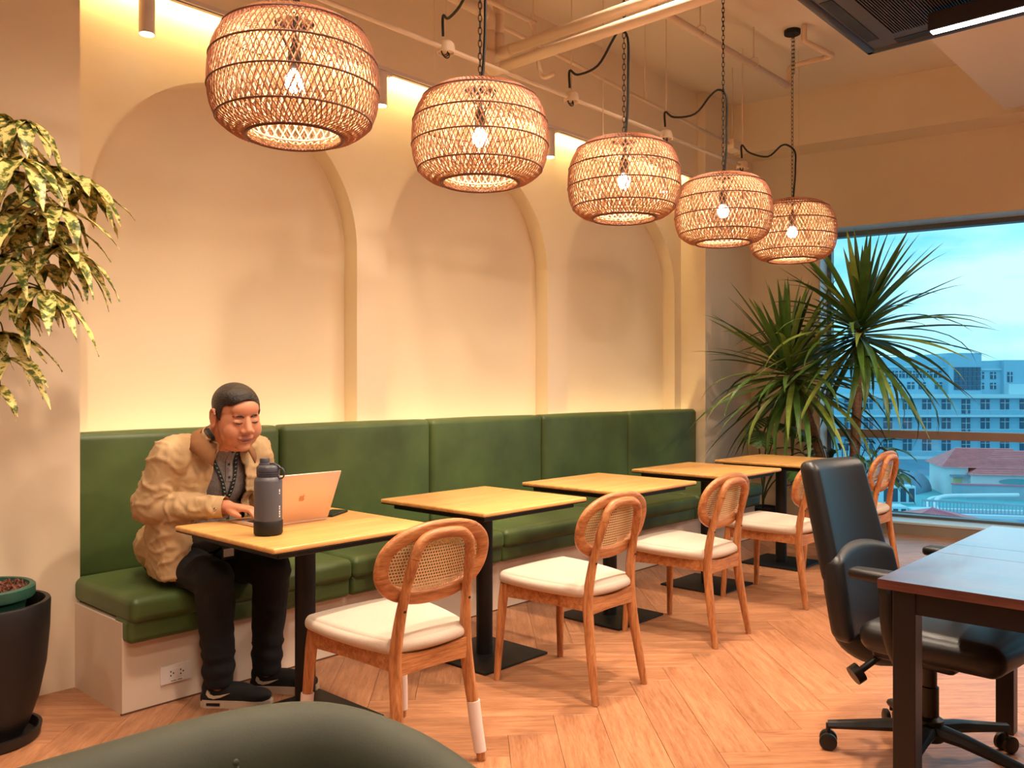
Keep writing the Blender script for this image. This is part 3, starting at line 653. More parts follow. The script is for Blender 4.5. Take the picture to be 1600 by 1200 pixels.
# ================================================================== OFFICE CHAIR
M_leath = mat('black_leather', lin(17, 16, 18), 0.42, bump=0.05, bscale=260)
OCX, OCY = 3.13, 0.93
oc = thing('office_chair', 'black swivel office chair with tall padded back tucked under desk', 'office chair', (OCX, OCY, 0), math.radians(180-6))
# local: chair faces +y ; back is at -y
bs = MB()
for k in range(5):
    a = 2*PI*k/5+math.radians(-62); d = Vector((math.cos(a), math.sin(a), 0)); p0 = d*0.03+Vector((0, 0, 0.115)); p1 = d*0.325+Vector((0, 0, 0.085))
    b_ = MB(); b_.tube([p0, d*0.12+Vector((0, 0, 0.112)), p1], [0.036, 0.03, 0.02], 8, flat=(0.75, 1.0)); b_.obj('base_arm', M_blackpl, oc, 40)
    cs = MB(); ctr = d*0.325; sd = Vector((-d.y, d.x, 0))
    cs.cyl(ctr+Vector((0, 0, 0.055)), ctr+Vector((0, 0, 0.09)), 0.008, 8)
    for sg in (-1, 1): cs.tube([ctr+sd*sg*0.010+Vector((0, 0, 0.03)), ctr+sd*sg*0.014+Vector((0, 0, 0.03)), ctr+sd*sg*0.026+Vector((0, 0, 0.03)), ctr+sd*sg*0.029+Vector((0, 0, 0.03))], [0.025, 0.03, 0.03, 0.024], 20)
    cs.obj('castor', M_blackpl, oc, 40)
MB().lathe([(0.045, 0.08), (0.045, 0.15), (0.03, 0.16), (0.030, 0.26), (0.024, 0.262), (0.024, 0.36)], 20).obj('gas_column', M_blackpl, oc, 40)
MB().bbox(-0.10, 0.10, -0.16, 0.12, 0.34, 0.40, 0.02, 3).obj('tilt_mechanism', M_blackpl, oc, 40)
MB().rbox((0, 0.085, 0.45), (0.245, 0.225, 0.05), 0.045, 10, (0.01, 0.01, 0.012)).obj('seat', M_leath, oc, 180)
# back: curved shell, lumbar pad and headrest part
def backshape(p):
    z = p.z; k = (z-0.0)
    w = 1.0-0.22*max(0, (z+0.05)/0.40)**1.2
    return (p.x*w, p.y-0.30*0+0.16*p.x*p.x*2.2-(0.28*z if z > -0.15 else -0.042), z)
MB().rbox((0, -0.262, 0.565), (0.222, 0.042, 0.165), 0.034, 10, (0, 0.010, 0), sq=lambda p: (p.x*(1-0.05*(p.z/0.165)**2-0.02*p.z/0.165), p.y+0.75*p.x*p.x-0.15*p.z, p.z-0.8*p.x*p.x*max(0, p.z/0.165))).obj('lumbar_pad', M_leath, oc, 180)
MB().rbox((0, -0.325, 0.80), (0.215, 0.038, 0.215), 0.034, 10, (0, 0.006, 0), sq=lambda p: (p.x*(1-0.14*(p.z+0.2)/0.4), p.y+0.6*p.x*p.x-0.26*p.z, p.z)).obj('upper_back', M_leath, oc, 180)
MB().rbox((0, -0.297, 0.57), (0.20, 0.02, 0.165), 0.018, 8, sq=lambda p: (p.x*(1-0.12*abs(p.z/0.17)), p.y+0.9*p.x*p.x-0.12*p.z, p.z)).obj('back_shell', M_blackpl, oc, 180)
MB().tube(smoothpath([(0, -0.29, 0.46), (0, -0.305, 0.41), (0, -0.285, 0.36), (0, -0.20, 0.335), (0, -0.08, 0.36)], 4), [0.05]*17, 10, flat=(0.45, 1.0)).obj('back_bracket', M_blackpl, oc, 180)
kn = MB(); kn.cyl((0.06, -0.14, 0.345), (0.115, -0.195, 0.285), 0.012, 10); kn.cyl((0.11, -0.190, 0.288), (0.132, -0.205, 0.272), 0.034, 20); kn.obj('tension_knob', M_blackpl, oc, 40)
kn = MB(); kn.bbox(-0.30, -0.18, 0.02, 0.06, 0.335, 0.348, 0.005); kn.obj('lever', M_blackpl, oc, 40)
for sg in (-1, 1):
    MB().tube(smoothpath([(sg*0.19, 0.02, 0.385), (sg*0.27, 0.02, 0.40), (sg*0.285, -0.01, 0.50), (sg*0.285, -0.02, 0.655)], 4), 0.028, 10, flat=(0.6, 1)).obj('arm_support', M_blackpl, oc, 180)
    MB().rbox((sg*0.285, -0.01, 0.672), (0.042, 0.125, 0.016), 0.014, 6, (0, 0, 0.004), sq=lambda p: (p.x*(1-0.25*(p.y/0.125)**2), p.y, p.z)).obj('arm_rest', M_blackpl, oc, 180)

# ================================================================== FOREGROUND TUB CHAIR
tc_ = thing('tub_armchair', 'rounded olive green velvet armchair back filling the lower foreground', 'armchair', (0.45, 1.0, 0))
plan = [(1.10, 0.62), (1.11, 0.85), (1.105, 1.05), (1.06, 1.22), (0.95, 1.335), (0.78, 1.385), (0.55, 1.40), (0.30, 1.40), (0.08, 1.385), (-0.09, 1.335), (-0.20, 1.22), (-0.245, 1.05), (-0.25, 0.85), (-0.24, 0.62)]
hts = [0.52, 0.535, 0.57, 0.64, 0.695, 0.715, 0.718, 0.718, 0.715, 0.695, 0.64, 0.57, 0.535, 0.52]
pp = smoothpath([(x, y, h_) for (x, y), h_ in zip(plan, hts)], 5); vs_ = []; fs = []; NSEC = 22; th_ = 0.062
for i, p in enumerate(pp):
    a = pp[max(0, i-1)]; b = pp[min(len(pp)-1, i+1)]; T = Vector((b.x-a.x, b.y-a.y, 0)).normalized(); nn = Vector((-T.y, T.x, 0)); H_ = p.z
    sec = [(-th_, 0.10), (-th_*1.05, 0.3), (-th_*1.08, H_-0.16)]
    for k in range(13): ang = PI-PI*k/12; sec.append((th_*1.08*math.cos(ang), H_-0.09+0.09*math.sin(ang)))
    sec += [(th_*1.08, H_-0.16), (th_*1.02, 0.3), (th_, 0.10)]
    for (u, z) in sec: vs_.append((p.x+nn.x*u, p.y+nn.y*u, z))
m_ = len(sec)
for i in range(len(pp)-1):
    for k in range(m_): fs.append((i*m_+k, i*m_+(k+1) % m_, (i+1)*m_+(k+1) % m_, (i+1)*m_+k))
fs += [tuple(range(m_)), tuple((len(pp)-1)*m_+k for k in range(m_-1, -1, -1))]
MB().add(vs_, fs).obj('backrest', M_velvet2, tc_, 60, world=True)
MB().rbox((0.43, 0.98, 0.36), (0.60, 0.36, 0.08), 0.05, 8, (0.01, 0.01, 0.02)).obj('seat_cushion', M_velvet2, tc_, 180, world=True)
MB().bbox(-0.15, 1.01, 0.65, 1.30, 0.13, 0.29, 0.02).obj('seat_base', M_velvet2, tc_, 40, world=True)
bt = MB()
bt.ell((0.755, 1.327, 0.650), (0.008, 0.005, 0.008), 12); bt.obj('tuft_button', M_velvet2, tc_, 180, world=True)
MB().tube([(0.757, 1.3245, 0.645), (0.760, 1.322, 0.56), (0.762, 1.322, 0.44)], 0.003, 6).obj('seam', M_velvet2, tc_, 180, world=True)
for (x, y) in ((-0.1, 0.72), (0.96, 0.72), (-0.05, 1.28), (0.9, 1.28)): MB().cyl((x, y, 0), (x, y, 0.14), 0.014, 12, 0.02).obj('leg', M_oak, tc_, 40, world=True)

# ================================================================== LEFT PLANTER AND PLANT
PCX, PCY = 1.0, 3.50
M_planter = mat('black_planter_plastic', lin(19, 14, 14), 0.5, bump=0.03, bscale=90)
pl = thing('planter', 'tall matte black tapered planter standing on a black saucer', 'planter', (PCX, PCY, 0))
MB().lathe([(0.001, 0.0), (0.165, 0.0), (0.175, 0.01), (0.182, 0.045), (0.170, 0.045), (0.160, 0.014), (0.001, 0.012)], 48, cap=False).obj('saucer', M_planter, pl, 40)
MB().lathe([(0.001, 0.016), (0.118, 0.016), (0.142, 0.06), (0.172, 0.15), (0.196, 0.27), (0.207, 0.40), (0.210, 0.498), (0.207, 0.505), (0.192, 0.505), (0.188, 0.49), (0.186, 0.40), (0.001, 0.39)], 56, cap=False).obj('pot_body', M_planter, pl, 40)
M_gpot = mat('green_pot_plastic', lin(40, 84, 70), 0.4)
gp = thing('nursery_pot', 'dark green plastic nursery pot sitting inside the black planter', 'pot', (PCX-0.01, PCY+0.0, 0.391))
MB().lathe([(0.001, 0), (0.118, 0), (0.142, 0.12), (0.148, 0.128), (0.166, 0.13), (0.170, 0.14), (0.170, 0.168), (0.163, 0.174), (0.150, 0.172), (0.146, 0.158), (0.001, 0.15)], 48, cap=False).obj('pot_body', M_gpot, gp, 40)
M_chip = mat('coco_chips', lin(120, 70, 52), 0.9, var=0.4, vscale=60)
ch = MB(); random.seed(3)
for k in range(420):
    a = random.random()*2*PI; r = 0.143*math.sqrt(random.random()); s_ = random.uniform(0.004, 0.011)
    Mx = Matrix.Translation((r*math.cos(a), r*math.sin(a), 0.156+random.random()*0.012)) @ Euler((random.random()*3, random.random()*3, random.random()*3)).to_matrix().to_4x4()
    ch.box(-s_, s_, -s_*0.4, s_*0.4, -s_*0.25, s_*0.25, Mx)
ch.obj('coco_chips', M_chip, gp, kind='stuff')
def varieg(name, g0, g1, y0, scale, thr):
    m = bpy.data.materials.new(name); m.use_nodes = True; t = m.node_tree; b = t.nodes['Principled BSDF']; b.inputs['Roughness'].default_value = 0.42
    c = t.nodes.new('ShaderNodeTexCoord'); n = t.nodes.new('ShaderNodeTexNoise'); n.inputs['Scale'].default_value = scale; n.inputs['Detail'].default_value = 5; n.inputs['Roughness'].default_value = 0.65
    oi = t.nodes.new('ShaderNodeObjectInfo'); ad = t.nodes.new('ShaderNodeVectorMath'); ad.operation = 'ADD'; t.links.new(c.outputs['Object'], ad.inputs[0])
    sc_ = t.nodes.new('ShaderNodeVectorMath'); sc_.operation = 'SCALE'; sc_.inputs[0].default_value = (3, 5, 7); t.links.new(oi.outputs['Random'], sc_.inputs['Scale']); t.links.new(sc_.outputs[0], ad.inputs[1])
    t.links.new(ad.outputs[0], n.inputs['Vector']); r = t.nodes.new('ShaderNodeValToRGB'); r.color_ramp.interpolation = 'LINEAR'
    e = r.color_ramp.elements; e[0].position = thr-0.08; e[0].color = g0; e[1].position = thr+0.06; e[1].color = y0; x_ = e.new(thr-0.01); x_.color = g1
    t.links.new(n.outputs['Fac'], r.inputs['Fac']); t.links.new(r.outputs['Color'], b.inputs['Base Color'])
    MATS[name] = m; return m
M_var = varieg('variegated_leaf', lin(58, 76, 28), lin(112, 120, 44), lin(232, 212, 132), 34, 0.47)
M_stem = mat('green_stem', lin(70, 78, 40), 0.6)
vp = thing('variegated_aralia', 'tall variegated plant with drooping yellow-green leaves by left wall', 'plant', (PCX, PCY, 0.545))
def leaflet(mb, base, d, up, L, w, droop, n=7):
    """pointed leaf blade from base along d, arching down"""
    d = d.normalized(); side = d.cross(up).normalized(); pts = []; cur = Vector(base); dirv = d.copy()
    vs_ = []; fs = []
    for i in range(n+1):
        t_ = i/n; ww = w*(math.sin(PI*min(1, t_*0.93+0.07)**0.75))*(1 if i < n else 0.02)+0.0008
        nn = side.cross(dirv).normalized(); fold = 0.35
        wave = 0.06*w*math.sin(i*2.3+base[0]*40)
        vs_ += [cur+side*ww/2+nn*(ww*fold*0.5+wave), cur, cur-side*ww/2+nn*(ww*fold*0.5-wave)]
        dirv = (dirv+Vector((0, 0, -1))*droop/n).normalized(); cur = cur+dirv*L/n
    for i in range(n): fs += [(i*3, i*3+3, i*3+4, i*3+1), (i*3+1, i*3+4, i*3+5, i*3+2)]
    mb.add(vs_, fs)
random.seed(11)
stems = [(0.0, 0.0, 1.05), (-0.12, 0.03, 1.45), (0.03, -0.04, 0.75)]
st_ = []
for (dx, dy, h_) in stems:
    path = smoothpath([(PCX+dx*0.1, PCY+dy*0.1, 0.55), (PCX+dx*0.5, PCY+dy*0.5, 0.55+h_*0.4), (PCX+dx, PCY+dy, 0.55+h_)], 4)
    MB().tube(path, [0.014-0.006*i/(len(path)-1) for i in range(len(path))], 8).obj('stem', M_stem, vp, 180, world=True)
hubs = [(12, 215, 3.2), (40, 190, 2.95), (70, 262, 3.0), (20, 270, 2.85), (112, 278, 3.0), (128, 300, 3.15), (30, 330, 2.9), (70, 345, 3.1), (48, 352, 3.0), (95, 385, 2.95), (12, 400, 2.9), (60, 415, 3.1), (105, 400, 3.05), (45, 450, 3.0), (70, 455, 2.9), (8, 470, 2.95), (12, 560, 2.95), (5, 520, 3.1), (-30, 230, 3.0), (-40, 330, 3.0), (-60, 420, 3.1), (-50, 520, 3.0), (-90, 300, 3.1), (-110, 420, 3.1), (-20, 600, 2.9), (30, 300, 3.2), (-10, 180, 3.05), (5, 360, 3.15), (90, 325, 2.9), (35, 250, 2.8)]
for (hx, hy, d) in hubs:
    hub = px(hx, hy, d)
    if hub.y > 3.74: hub.y = 3.74
    root_z = max(0.75, min(hub.z-0.05, 2.0)); sx = PCX+random.uniform(-0.06, 0.04); root = Vector((sx, PCY, root_z-0.12*random.random()))
    mb = MB()
    out = Vector((hub.x-PCX, hub.y-PCY, 0)); out = (out.normalized() if out.length > 0.02 else Vector((0.6, -0.8, 0)))
    nl = 7
    for k in range(nl):
        a = (k-(nl-1)/2)*0.55+random.uniform(-0.15, 0.15)
        dv = Matrix.Rotation(a, 3, 'Z') @ out; dv = Vector((dv.x, dv.y, random.uniform(-0.35, 0.15)))
        if hub.y+dv.y*0.2 > 3.83: dv.y = -abs(dv.y)*0.3
        leaflet(mb, hub, dv, Vector((0, 0, 1)), random.uniform(0.19, 0.30)*(1.0 if abs(a) < 0.9 else 0.7), random.uniform(0.042, 0.06), random.uniform(0.8, 2.0))
    inv = wmat(vp).inverted(); mb.v = [tuple(inv @ Vector((p[0], min(p[1], 3.845), p[2]))) for p in mb.v]
    lf = bpy.data.objects.new('leaf', mb.mesh('leaf', M_var, 180)); C.objects.link(lf); lf.parent = vp
    pt = MB().tube(bez(root, root.lerp(hub, 0.4)+Vector((0, 0, 0.10)), root.lerp(hub, 0.8)+Vector((0, 0, 0.07)), hub, 8), 0.0028, 5)
    pt.v = [tuple(inv @ Vector(p)) for p in pt.v]; pt.obj('petiole', M_stem, lf, 180)

# ================================================================== DRACAENAS
def leafmat(name, c0, c1):
    return mat(name, c0, 0.38, var=0.35, vscale=9, spec=0.45)
M_drac = leafmat('dracaena_leaf', lin(70, 104, 44), None)
M_drac2 = leafmat('dracaena_leaf_light', lin(122, 142, 66), None)
M_trunk = mat('dracaena_trunk', lin(128, 100, 80), 0.9, bump=0.6, bscale=40, stretch=(1, 1, 5), var=0.3, vscale=20)
def strap(L, w, droop, m_, n=9):
    vs_ = []; fs = []; cur = Vector((0, 0, 0)); dv = Vector((1, 0, 0))
    for i in range(n+1):
        t_ = i/n; ww = w*min(1, 0.55+t_*2.2)*(1-(max(0, t_-0.45)/0.55)**1.6)+0.0006; nn = Vector((-dv.z, 0, dv.x))
        vs_ += [cur+Vector((0, ww/2, 0))+nn*ww*0.18, cur, cur-Vector((0, ww/2, 0))+nn*ww*0.18]
        ang = droop*(t_**1.4)/n*2.0; dv = Vector((dv.x*math.cos(ang)+dv.z*math.sin(ang), 0, -dv.x*math.sin(ang)+dv.z*math.cos(ang))); cur = cur+dv*L/n
    for i in range(n): fs += [(i*3, i*3+3, i*3+4, i*3+1), (i*3+1, i*3+4, i*3+5, i*3+2)]
    return MB().add(vs_, fs).mesh('leaf', m_, 180)
straps = {}
for L in (0.55, 0.7, 0.82, 1.0):
    for dr in (0.15, 0.5, 1.0, 1.6): straps[(L, dr)] = [strap(L, 0.050, dr, M_drac), strap(L, 0.050, dr, M_drac2)]
def inside(p): 
    loc = WM.inverted() @ p
    return p.y < YP-0.03 and (loc.y < -0.02 or (loc.y < 0.19 and loc.x > U0+0.05 and ZS+0.1 < p.z < ZH-0.1)) and not (p.z < 0.5)
def dracaena(lab, crown, base, n, seed, pot_r, lmax, bend):
    random.seed(seed); crown = Vector(crown); base = Vector(base)
    o = thing('dracaena', lab, 'plant', (base.x, base.y, 0.32), group='potted dracaenas by the window')
    path = smoothpath([base, base.lerp(crown, 0.5)+Vector(bend), crown], 8); nn = len(path)
    rad = [0.045*(1-0.3*i/(nn-1))*(1+0.05*((i % 2)*2-1)) for i in range(nn)]
    MB().tube(path, rad, 12).obj('trunk', M_trunk, o, 180, world=True)
    inv = wmat(o).inverted(); up = (path[-1]-path[-3]).normalized(); cnt = 0; tries = 0
    for cnt in range(n):
        u = cnt/n; az = cnt*2.39996+random.uniform(-0.25, 0.25); base_el = 86-132*u**0.8+random.uniform(-9, 9)
        pos = crown+up*(0.12-0.26*u)+Vector((math.cos(az), math.sin(az), 0))*0.025; tw = random.uniform(-0.3, 0.3); light = 1 if random.random() < 0.28 else 0
        dr0 = (0.15,) if base_el > 45 else (0.15, 0.5, 1.0) if base_el > 10 else (0.5, 1.0, 1.6); dr0 = random.choice(dr0); Ls = ([1.0, 0.82, 0.7] if base_el < 15 else [0.82, 0.7, 0.55]) if base_el < 62 else [0.7, 0.55]
        if random.random() < 0.3: Ls = Ls[1:] or Ls
        done = False
        for (dr, de) in ((dr0, 0), (min(1.6, dr0*2+0.2), 8), (1.6, 25), (1.6, 45)):
            if done: break
            dr = min((0.15, 0.5, 1.0, 1.6), key=lambda q_: abs(q_-dr))
            for L in Ls+[0.55]:
                me = straps[(L, dr)][light]
                W = Matrix.Translation(pos) @ Matrix.Rotation(az, 4, 'Z') @ Matrix.Rotation(-math.radians(min(88, base_el+de)), 4, 'Y') @ Matrix.Rotation(tw, 4, 'X')
                if all(inside(W @ me.vertices[k].co) for k in (10, 16, 22, 28)):
                    lo = bpy.data.objects.new('leaf', me); C.objects.link(lo); lo.parent = o; lo.matrix_local = inv @ W; done = True; break
    return o
potc = (7.12, 2.78)
dracaena('leaning potted dracaena with spiky green crown, left of its pair', (6.84, 3.12, 1.40), (7.05, 2.86, 0.38), 120, 5, 0, 0.82, (0.03, -0.02, -0.02))
dracaena('upright potted dracaena with spiky green crown in front of the window', (6.99, 2.60, 1.74), (7.10, 2.70, 0.38), 130, 8, 0, 0.82, (0.0, 0.0, 0.02))
pp_ = thing('planter', 'round black planter on a saucer holding the dracaenas', 'planter', (potc[0], potc[1], 0))
MB().lathe([(0.001, 0.0), (0.235, 0.0), (0.255, 0.012), (0.265, 0.05), (0.253, 0.05), (0.24, 0.016), (0.001, 0.014)], 40, cap=False).obj('saucer', M_planter, pp_, 40)
MB().lathe([(0.001, 0.018), (0.17, 0.018), (0.2, 0.1), (0.225, 0.3), (0.235, 0.40), (0.22, 0.40), (0.215, 0.36), (0.001, 0.35)], 40, cap=False).obj('pot_body', M_planter, pp_, 40)
MB().lathe([(0.001, 0.375), (0.21, 0.365)], 30, cap=False).obj('soil', M_chip, pp_, 180)
# leafy underplanting
M_phil = mat('philodendron_leaf', lin(58, 92, 44), 0.35, var=0.3, vscale=12)
ph = thing('leafy_houseplant', 'low leafy green houseplant growing at the feet of the dracaenas', 'plant', (potc[0], potc[1], 0.38)); random.seed(21)
inv = wmat(ph).inverted()
for k in range(60):
    az = random.random()*2*PI; base = Vector((potc[0]+0.1*math.cos(az), potc[1]+0.1*math.sin(az), 0.37)); el = random.uniform(0.25, 1.35); L = random.uniform(0.22, 0.52)
    tip = base+Vector((math.cos(az)*math.cos(el), math.sin(az)*math.cos(el), math.sin(el)))*L
    mb = MB(); leaflet(mb, tip, Vector((math.cos(az), math.sin(az), random.uniform(-0.3, 0.5))), Vector((0, 0, 1)), random.uniform(0.16, 0.27), random.uniform(0.06, 0.10), random.uniform(0.5, 1.3))
    if not all(inside(Vector(p)) or p[2] < 0.5 and inside(Vector((p[0], p[1], 1.0))) for p in mb.v): continue
    mb.v = [tuple(inv @ Vector(p)) for p in mb.v]; lf = mb.obj('leaf', M_phil, ph, 180)
    pt = MB().tube(bez(base, base.lerp(tip, 0.4)+Vector((0, 0, 0.05)), base.lerp(tip, 0.8)+Vector((0, 0, 0.04)), tip, 6), 0.004, 5); pt.v = [tuple(inv @ Vector(p)) for p in pt.v]; pt.obj('petiole', M_stem, lf, 180)
mo = thing('monstera', 'low monstera with broad leaves behind the farthest table', 'plant', (6.95, 3.42, 0.0)); inv = wmat(mo).inverted()
MB().lathe([(0.001, 0), (0.10, 0), (0.135, 0.24), (0.122, 0.24), (0.118, 0.22), (0.001, 0.22)], 28, cap=False).obj('pot_body', M_planter, mo, 40)
def monstera_leaf(base, d, L):
    mb = MB(); d = d.normalized(); side = d.cross(Vector((0, 0, 1))).normalized(); n = 9; vs_ = []; fs = []
    for sg in (-1, 1):
        for i in range(n):
            t0, t1 = i/n+0.012, (i+0.78)/n
            w0 = 0.48*L*math.sin(PI*(0.12+0.86*t0))**0.8; w1 = 0.48*L*math.sin(PI*(0.12+0.86*t1))**0.8; s0 = len(vs_)
            for (t_, w_) in ((i/n, 0), ((i+1)/n, 0), (t1+0.10, w1), (t0+0.10, w0)):
                vs_.append(Vector(base)+d*L*t_+side*sg*w_+Vector((0, 0, -0.35*L*t_*t_-0.25*w_)))
            fs.append((s0, s0+1, s0+2, s0+3))
    return mb.add(vs_, fs)
for (tx, ty, tz, dx, dy, L) in ((6.72, 3.36, 0.92, -0.7, -0.5, 0.26), (6.80, 3.22, 0.98, -0.1, -0.8, 0.28), (7.05, 3.25, 0.95, 0.4, -0.6, 0.26), (6.86, 3.34, 1.02, -0.6, 0.2, 0.22), (6.62, 3.05, 0.66, -0.6, -0.6, 0.25), (6.75, 2.98, 0.60, -0.2, -0.9, 0.24), (6.95, 3.05, 0.72, 0.2, -0.9, 0.25)):
    mb = monstera_leaf((tx, ty, tz), Vector((dx, dy, -0.1)), L); mb.v = [tuple(inv @ Vector(p)) for p in mb.v]; lf = mb.obj('leaf', M_phil, mo, 180)
    b0 = Vector((6.95, 3.42, 0.22)); b1 = Vector((tx, ty, tz)); pt = MB().tube(bez(b0, b0+Vector((0, 0, (tz-0.22)*0.6)), b1+Vector((-dx*0.1, -dy*0.1, 0.05)), b1, 8), 0.006, 6); pt.v = [tuple(inv @ Vector(p)) for p in pt.v]; pt.obj('petiole', M_stem, lf, 180)
# ================================================================== LAPTOP, BOTTLE, PHONE
M_lap = mat('laptop_aluminium', lin(226, 196, 178), 0.38, metal=0.55)
M_lapk = mat('laptop_keys', lin(30, 28, 30), 0.5)
lp = thing('laptop', 'open rose-silver laptop with its lid facing the room', 'laptop', (1.888, 2.98, 0.7515))
MB().bbox(-0.152, 0.152, -0.104, 0.108, 0.0, 0.011, 0.004, 2).obj('base', M_lap, lp, 40)
kb = MB()
for r in range(6):
    for k in range(14): kb.box(-0.135+k*0.0193, -0.135+k*0.0193+0.0165, -0.085+r*0.0178, -0.085+r*0.0178+0.015, 0.011, 0.0122)
kb.obj('keyboard', M_lapk, lp, kind='stuff')
MB().box(-0.05, 0.05, 0.035, 0.098, 0.0108, 0.0114).obj('trackpad', M_lap, lp)
LM = Matrix.Translation((0, -0.104, 0.008)) @ Matrix.Rotation(math.radians(90+25.5), 4, 'X')   # local y runs up the lid, local z to the room
lid = MB().bbox(-0.152, 0.152, 0.004, 0.215, -0.003, 0.003, 0.0025, 2, LM).obj('lid', M_lap, lp, 40)
MB().box(-0.145, 0.145, 0.012, 0.208, -0.0036, -0.003, LM).obj('screen', mat('screen_panel', lin(40, 44, 52), 0.2, emit=lin(190, 200, 215), estr=0.5), lid)
body = [(0, .31), (.08, .345), (.18, .37), (.28, .35), (.37, .28), (.30, .22), (.255, .12), (.27, 0), (.33, -.09), (.41, -.15), (.36, -.28), (.28, -.40), (.19, -.46), (.10, -.43), (0, -.40), (-.10, -.43), (-.19, -.46), (-.29, -.40), (-.38, -.26), (-.43, -.10), (-.44, .05), (-.41, .18), (-.34, .29), (-.24, .355), (-.14, .36), (-.06, .32)]
leaf_ = [(0.02, .40), (.03, .50), (.09, .58), (.18, .62), (.17, .52), (.11, .43)]
ap = MB(); S_ = 0.032
ap.prism([(x*S_, 0.108+y*S_) for x, y in body][::-1], 0.0026, 0.0034, LM); ap.prism([(x*S_, 0.108+y*S_) for x, y in leaf_], 0.0026, 0.0034, LM)
ap.obj('lid_emblem', mat('emblem_mirror', lin(196, 140, 104), 0.3, metal=0.3), lid, label='bitten fruit emblem with leaf')
M_bot = mat('slate_powder_coat', lin(84, 82, 88), 0.45, bump=0.04, bscale=500)
M_cap = mat('slate_cap_plastic', lin(62, 62, 72), 0.4)
bt = thing('water_bottle', 'slate grey steel water bottle with black boot and loop cap', 'bottle', (1.690, 2.7435, 0.7515), math.radians(-47.5))
MB().lathe([(0.001, 0.004), (0.047, 0.004), (0.0495, 0.05), (0.0495, 0.192), (0.047, 0.202), (0.040, 0.208), (0.037, 0.212), (0.001, 0.212)], 40, cap=False).obj('body', M_bot, bt, 40)
MB().lathe([(0.001, 0.0), (0.046, 0.0), (0.051, 0.006), (0.0515, 0.05), (0.050, 0.053), (0.0493, 0.053)], 40, cap=False).obj('boot', M_dark, bt, 40)
MB().lathe([(0.0405, 0.210), (0.041, 0.213), (0.041, 0.218), (0.039, 0.2185), (0.0415, 0.2195), (0.0415, 0.226), (0.0395, 0.2265), (0.0415, 0.2275), (0.0415, 0.243), (0.036, 0.25), (0.022, 0.253)], 36).obj('cap', M_cap, bt, 40)
MB().lathe([(0.021, 0.25), (0.021, 0.256), (0.0175, 0.258), (0.0175, 0.273), (0.016, 0.275)], 28, (-0.013, 0, 0)).obj('spout_lid', M_cap, bt, 40)
ring = MB(); ring.tube([(0.0, 0.0, 0.255), (0.02, -0.004, 0.256), (0.04, -0.01, 0.248), (0.05, -0.012, 0.236)], 0.004, 8); ring.tube(arc((0.050, -0.016, 0.222), 0.0165, 0, 2*PI, 20, (0.8, -0.3, 0), (0, 0, 1.15))[:-1], 0.003, 8, closed=True); ring.obj('carry_loop', M_cap, bt, 60)
lg = MB()
for k, (z, h_) in enumerate([(0.068, 0.006), (0.077, 0.005), (0.085, 0.007), (0.095, 0.005), (0.103, 0.006), (0.150, 0.004), (0.160, 0.010)]):
    a = math.radians(-22); lg.cbox((0, 0, 0), (0.0012, 0.006, h_), Matrix.Translation((0.0493*math.cos(a), 0.0493*math.sin(a), z)) @ Matrix.Rotation(a, 4, 'Z'))
lg.obj('white_lettering', M_white, bt, kind='stuff')
ph_ = thing('smartphone', 'black smartphone lying on the table behind the laptop', 'phone', (2.135, 2.975, 0.7515), 0.5)
MB().bbox(-0.075, 0.075, -0.037, 0.037, 0, 0.009, 0.003, 2).obj('body', M_blackpl, ph_, 40)
MB().box(-0.071, 0.071, -0.033, 0.033, 0.009, 0.0095).obj('screen', mat('phone_glass', lin(12, 12, 16), 0.1), ph_)

# ================================================================== PERSON
def blob(mb, voxel, it=6):
    o = link('tmp', mb.mesh('tmp')); m1 = o.modifiers.new('r', 'REMESH'); m1.mode = 'VOXEL'; m1.voxel_size = voxel
    m2 = o.modifiers.new('s', 'SMOOTH'); m2.iterations = it; m2.factor = 0.5
    bpy.context.view_layer.update(); dg = bpy.context.evaluated_depsgraph_get(); me = bpy.data.meshes.new_from_object(o.evaluated_get(dg)); bpy.data.objects.remove(o); return me
def solid(me, th, off=1):
    o = link('tmp', me); m1 = o.modifiers.new('s', 'SOLIDIFY'); m1.thickness = th; m1.offset = off
    bpy.context.view_layer.update(); dg = bpy.context.evaluated_depsgraph_get(); r = bpy.data.meshes.new_from_object(o.evaluated_get(dg)); bpy.data.objects.remove(o); return r
def cut(me, kill):
    bm = bmesh.new(); bm.from_mesh(me); bmesh.ops.delete(bm, geom=[v for v in bm.verts if kill(v.co)], context='VERTS')
    for _ in range(12):
        bd = [v for v in bm.verts if v.is_boundary]; new = {}
        for v in bd:
            nb = [e.other_vert(v) for e in v.link_edges if e.is_boundary]
            if len(nb) == 2: new[v] = (v.co*2+nb[0].co+nb[1].co)/4
        for v, c in new.items(): v.co = c
    bm.to_mesh(me); bm.free(); return me
from mathutils.bvhtree import BVHTree
MAN = thing('person', 'seated man in tan jacket typing on a laptop', 'person', (1.80, 3.5, 0.47))
MINV = wmat(MAN).inverted()
def put(me, name, mt, parent=MAN, smooth=True):
    me.transform(MINV)
    if smooth: me.shade_smooth()
    me.materials.clear(); me.materials.append(mt); return link(name, me, parent)
M_skin = mat('skin', lin(206, 138, 104), 0.5, sss=0.12, var=0.05, vscale=20)
M_lip = mat('lips', lin(184, 108, 90), 0.45)
M_hair = mat('black_hair', lin(30, 23, 22), 0.36, bump=0.7, bscale=28, stretch=(0.5, 8, 8), spec=0.5)
M_jack = mat('tan_canvas', lin(192, 160, 118), 0.85, bump=0.12, bscale=30, var=0.08, vscale=9)
M_coll = mat('brown_corduroy', lin(152, 104, 64), 0.9, bump=0.12, bscale=160, var=0.1, vscale=30)
M_shirt = mat('grey_melange', lin(128, 120, 116), 0.9, var=0.3, vscale=160, bump=0.1, bscale=200)
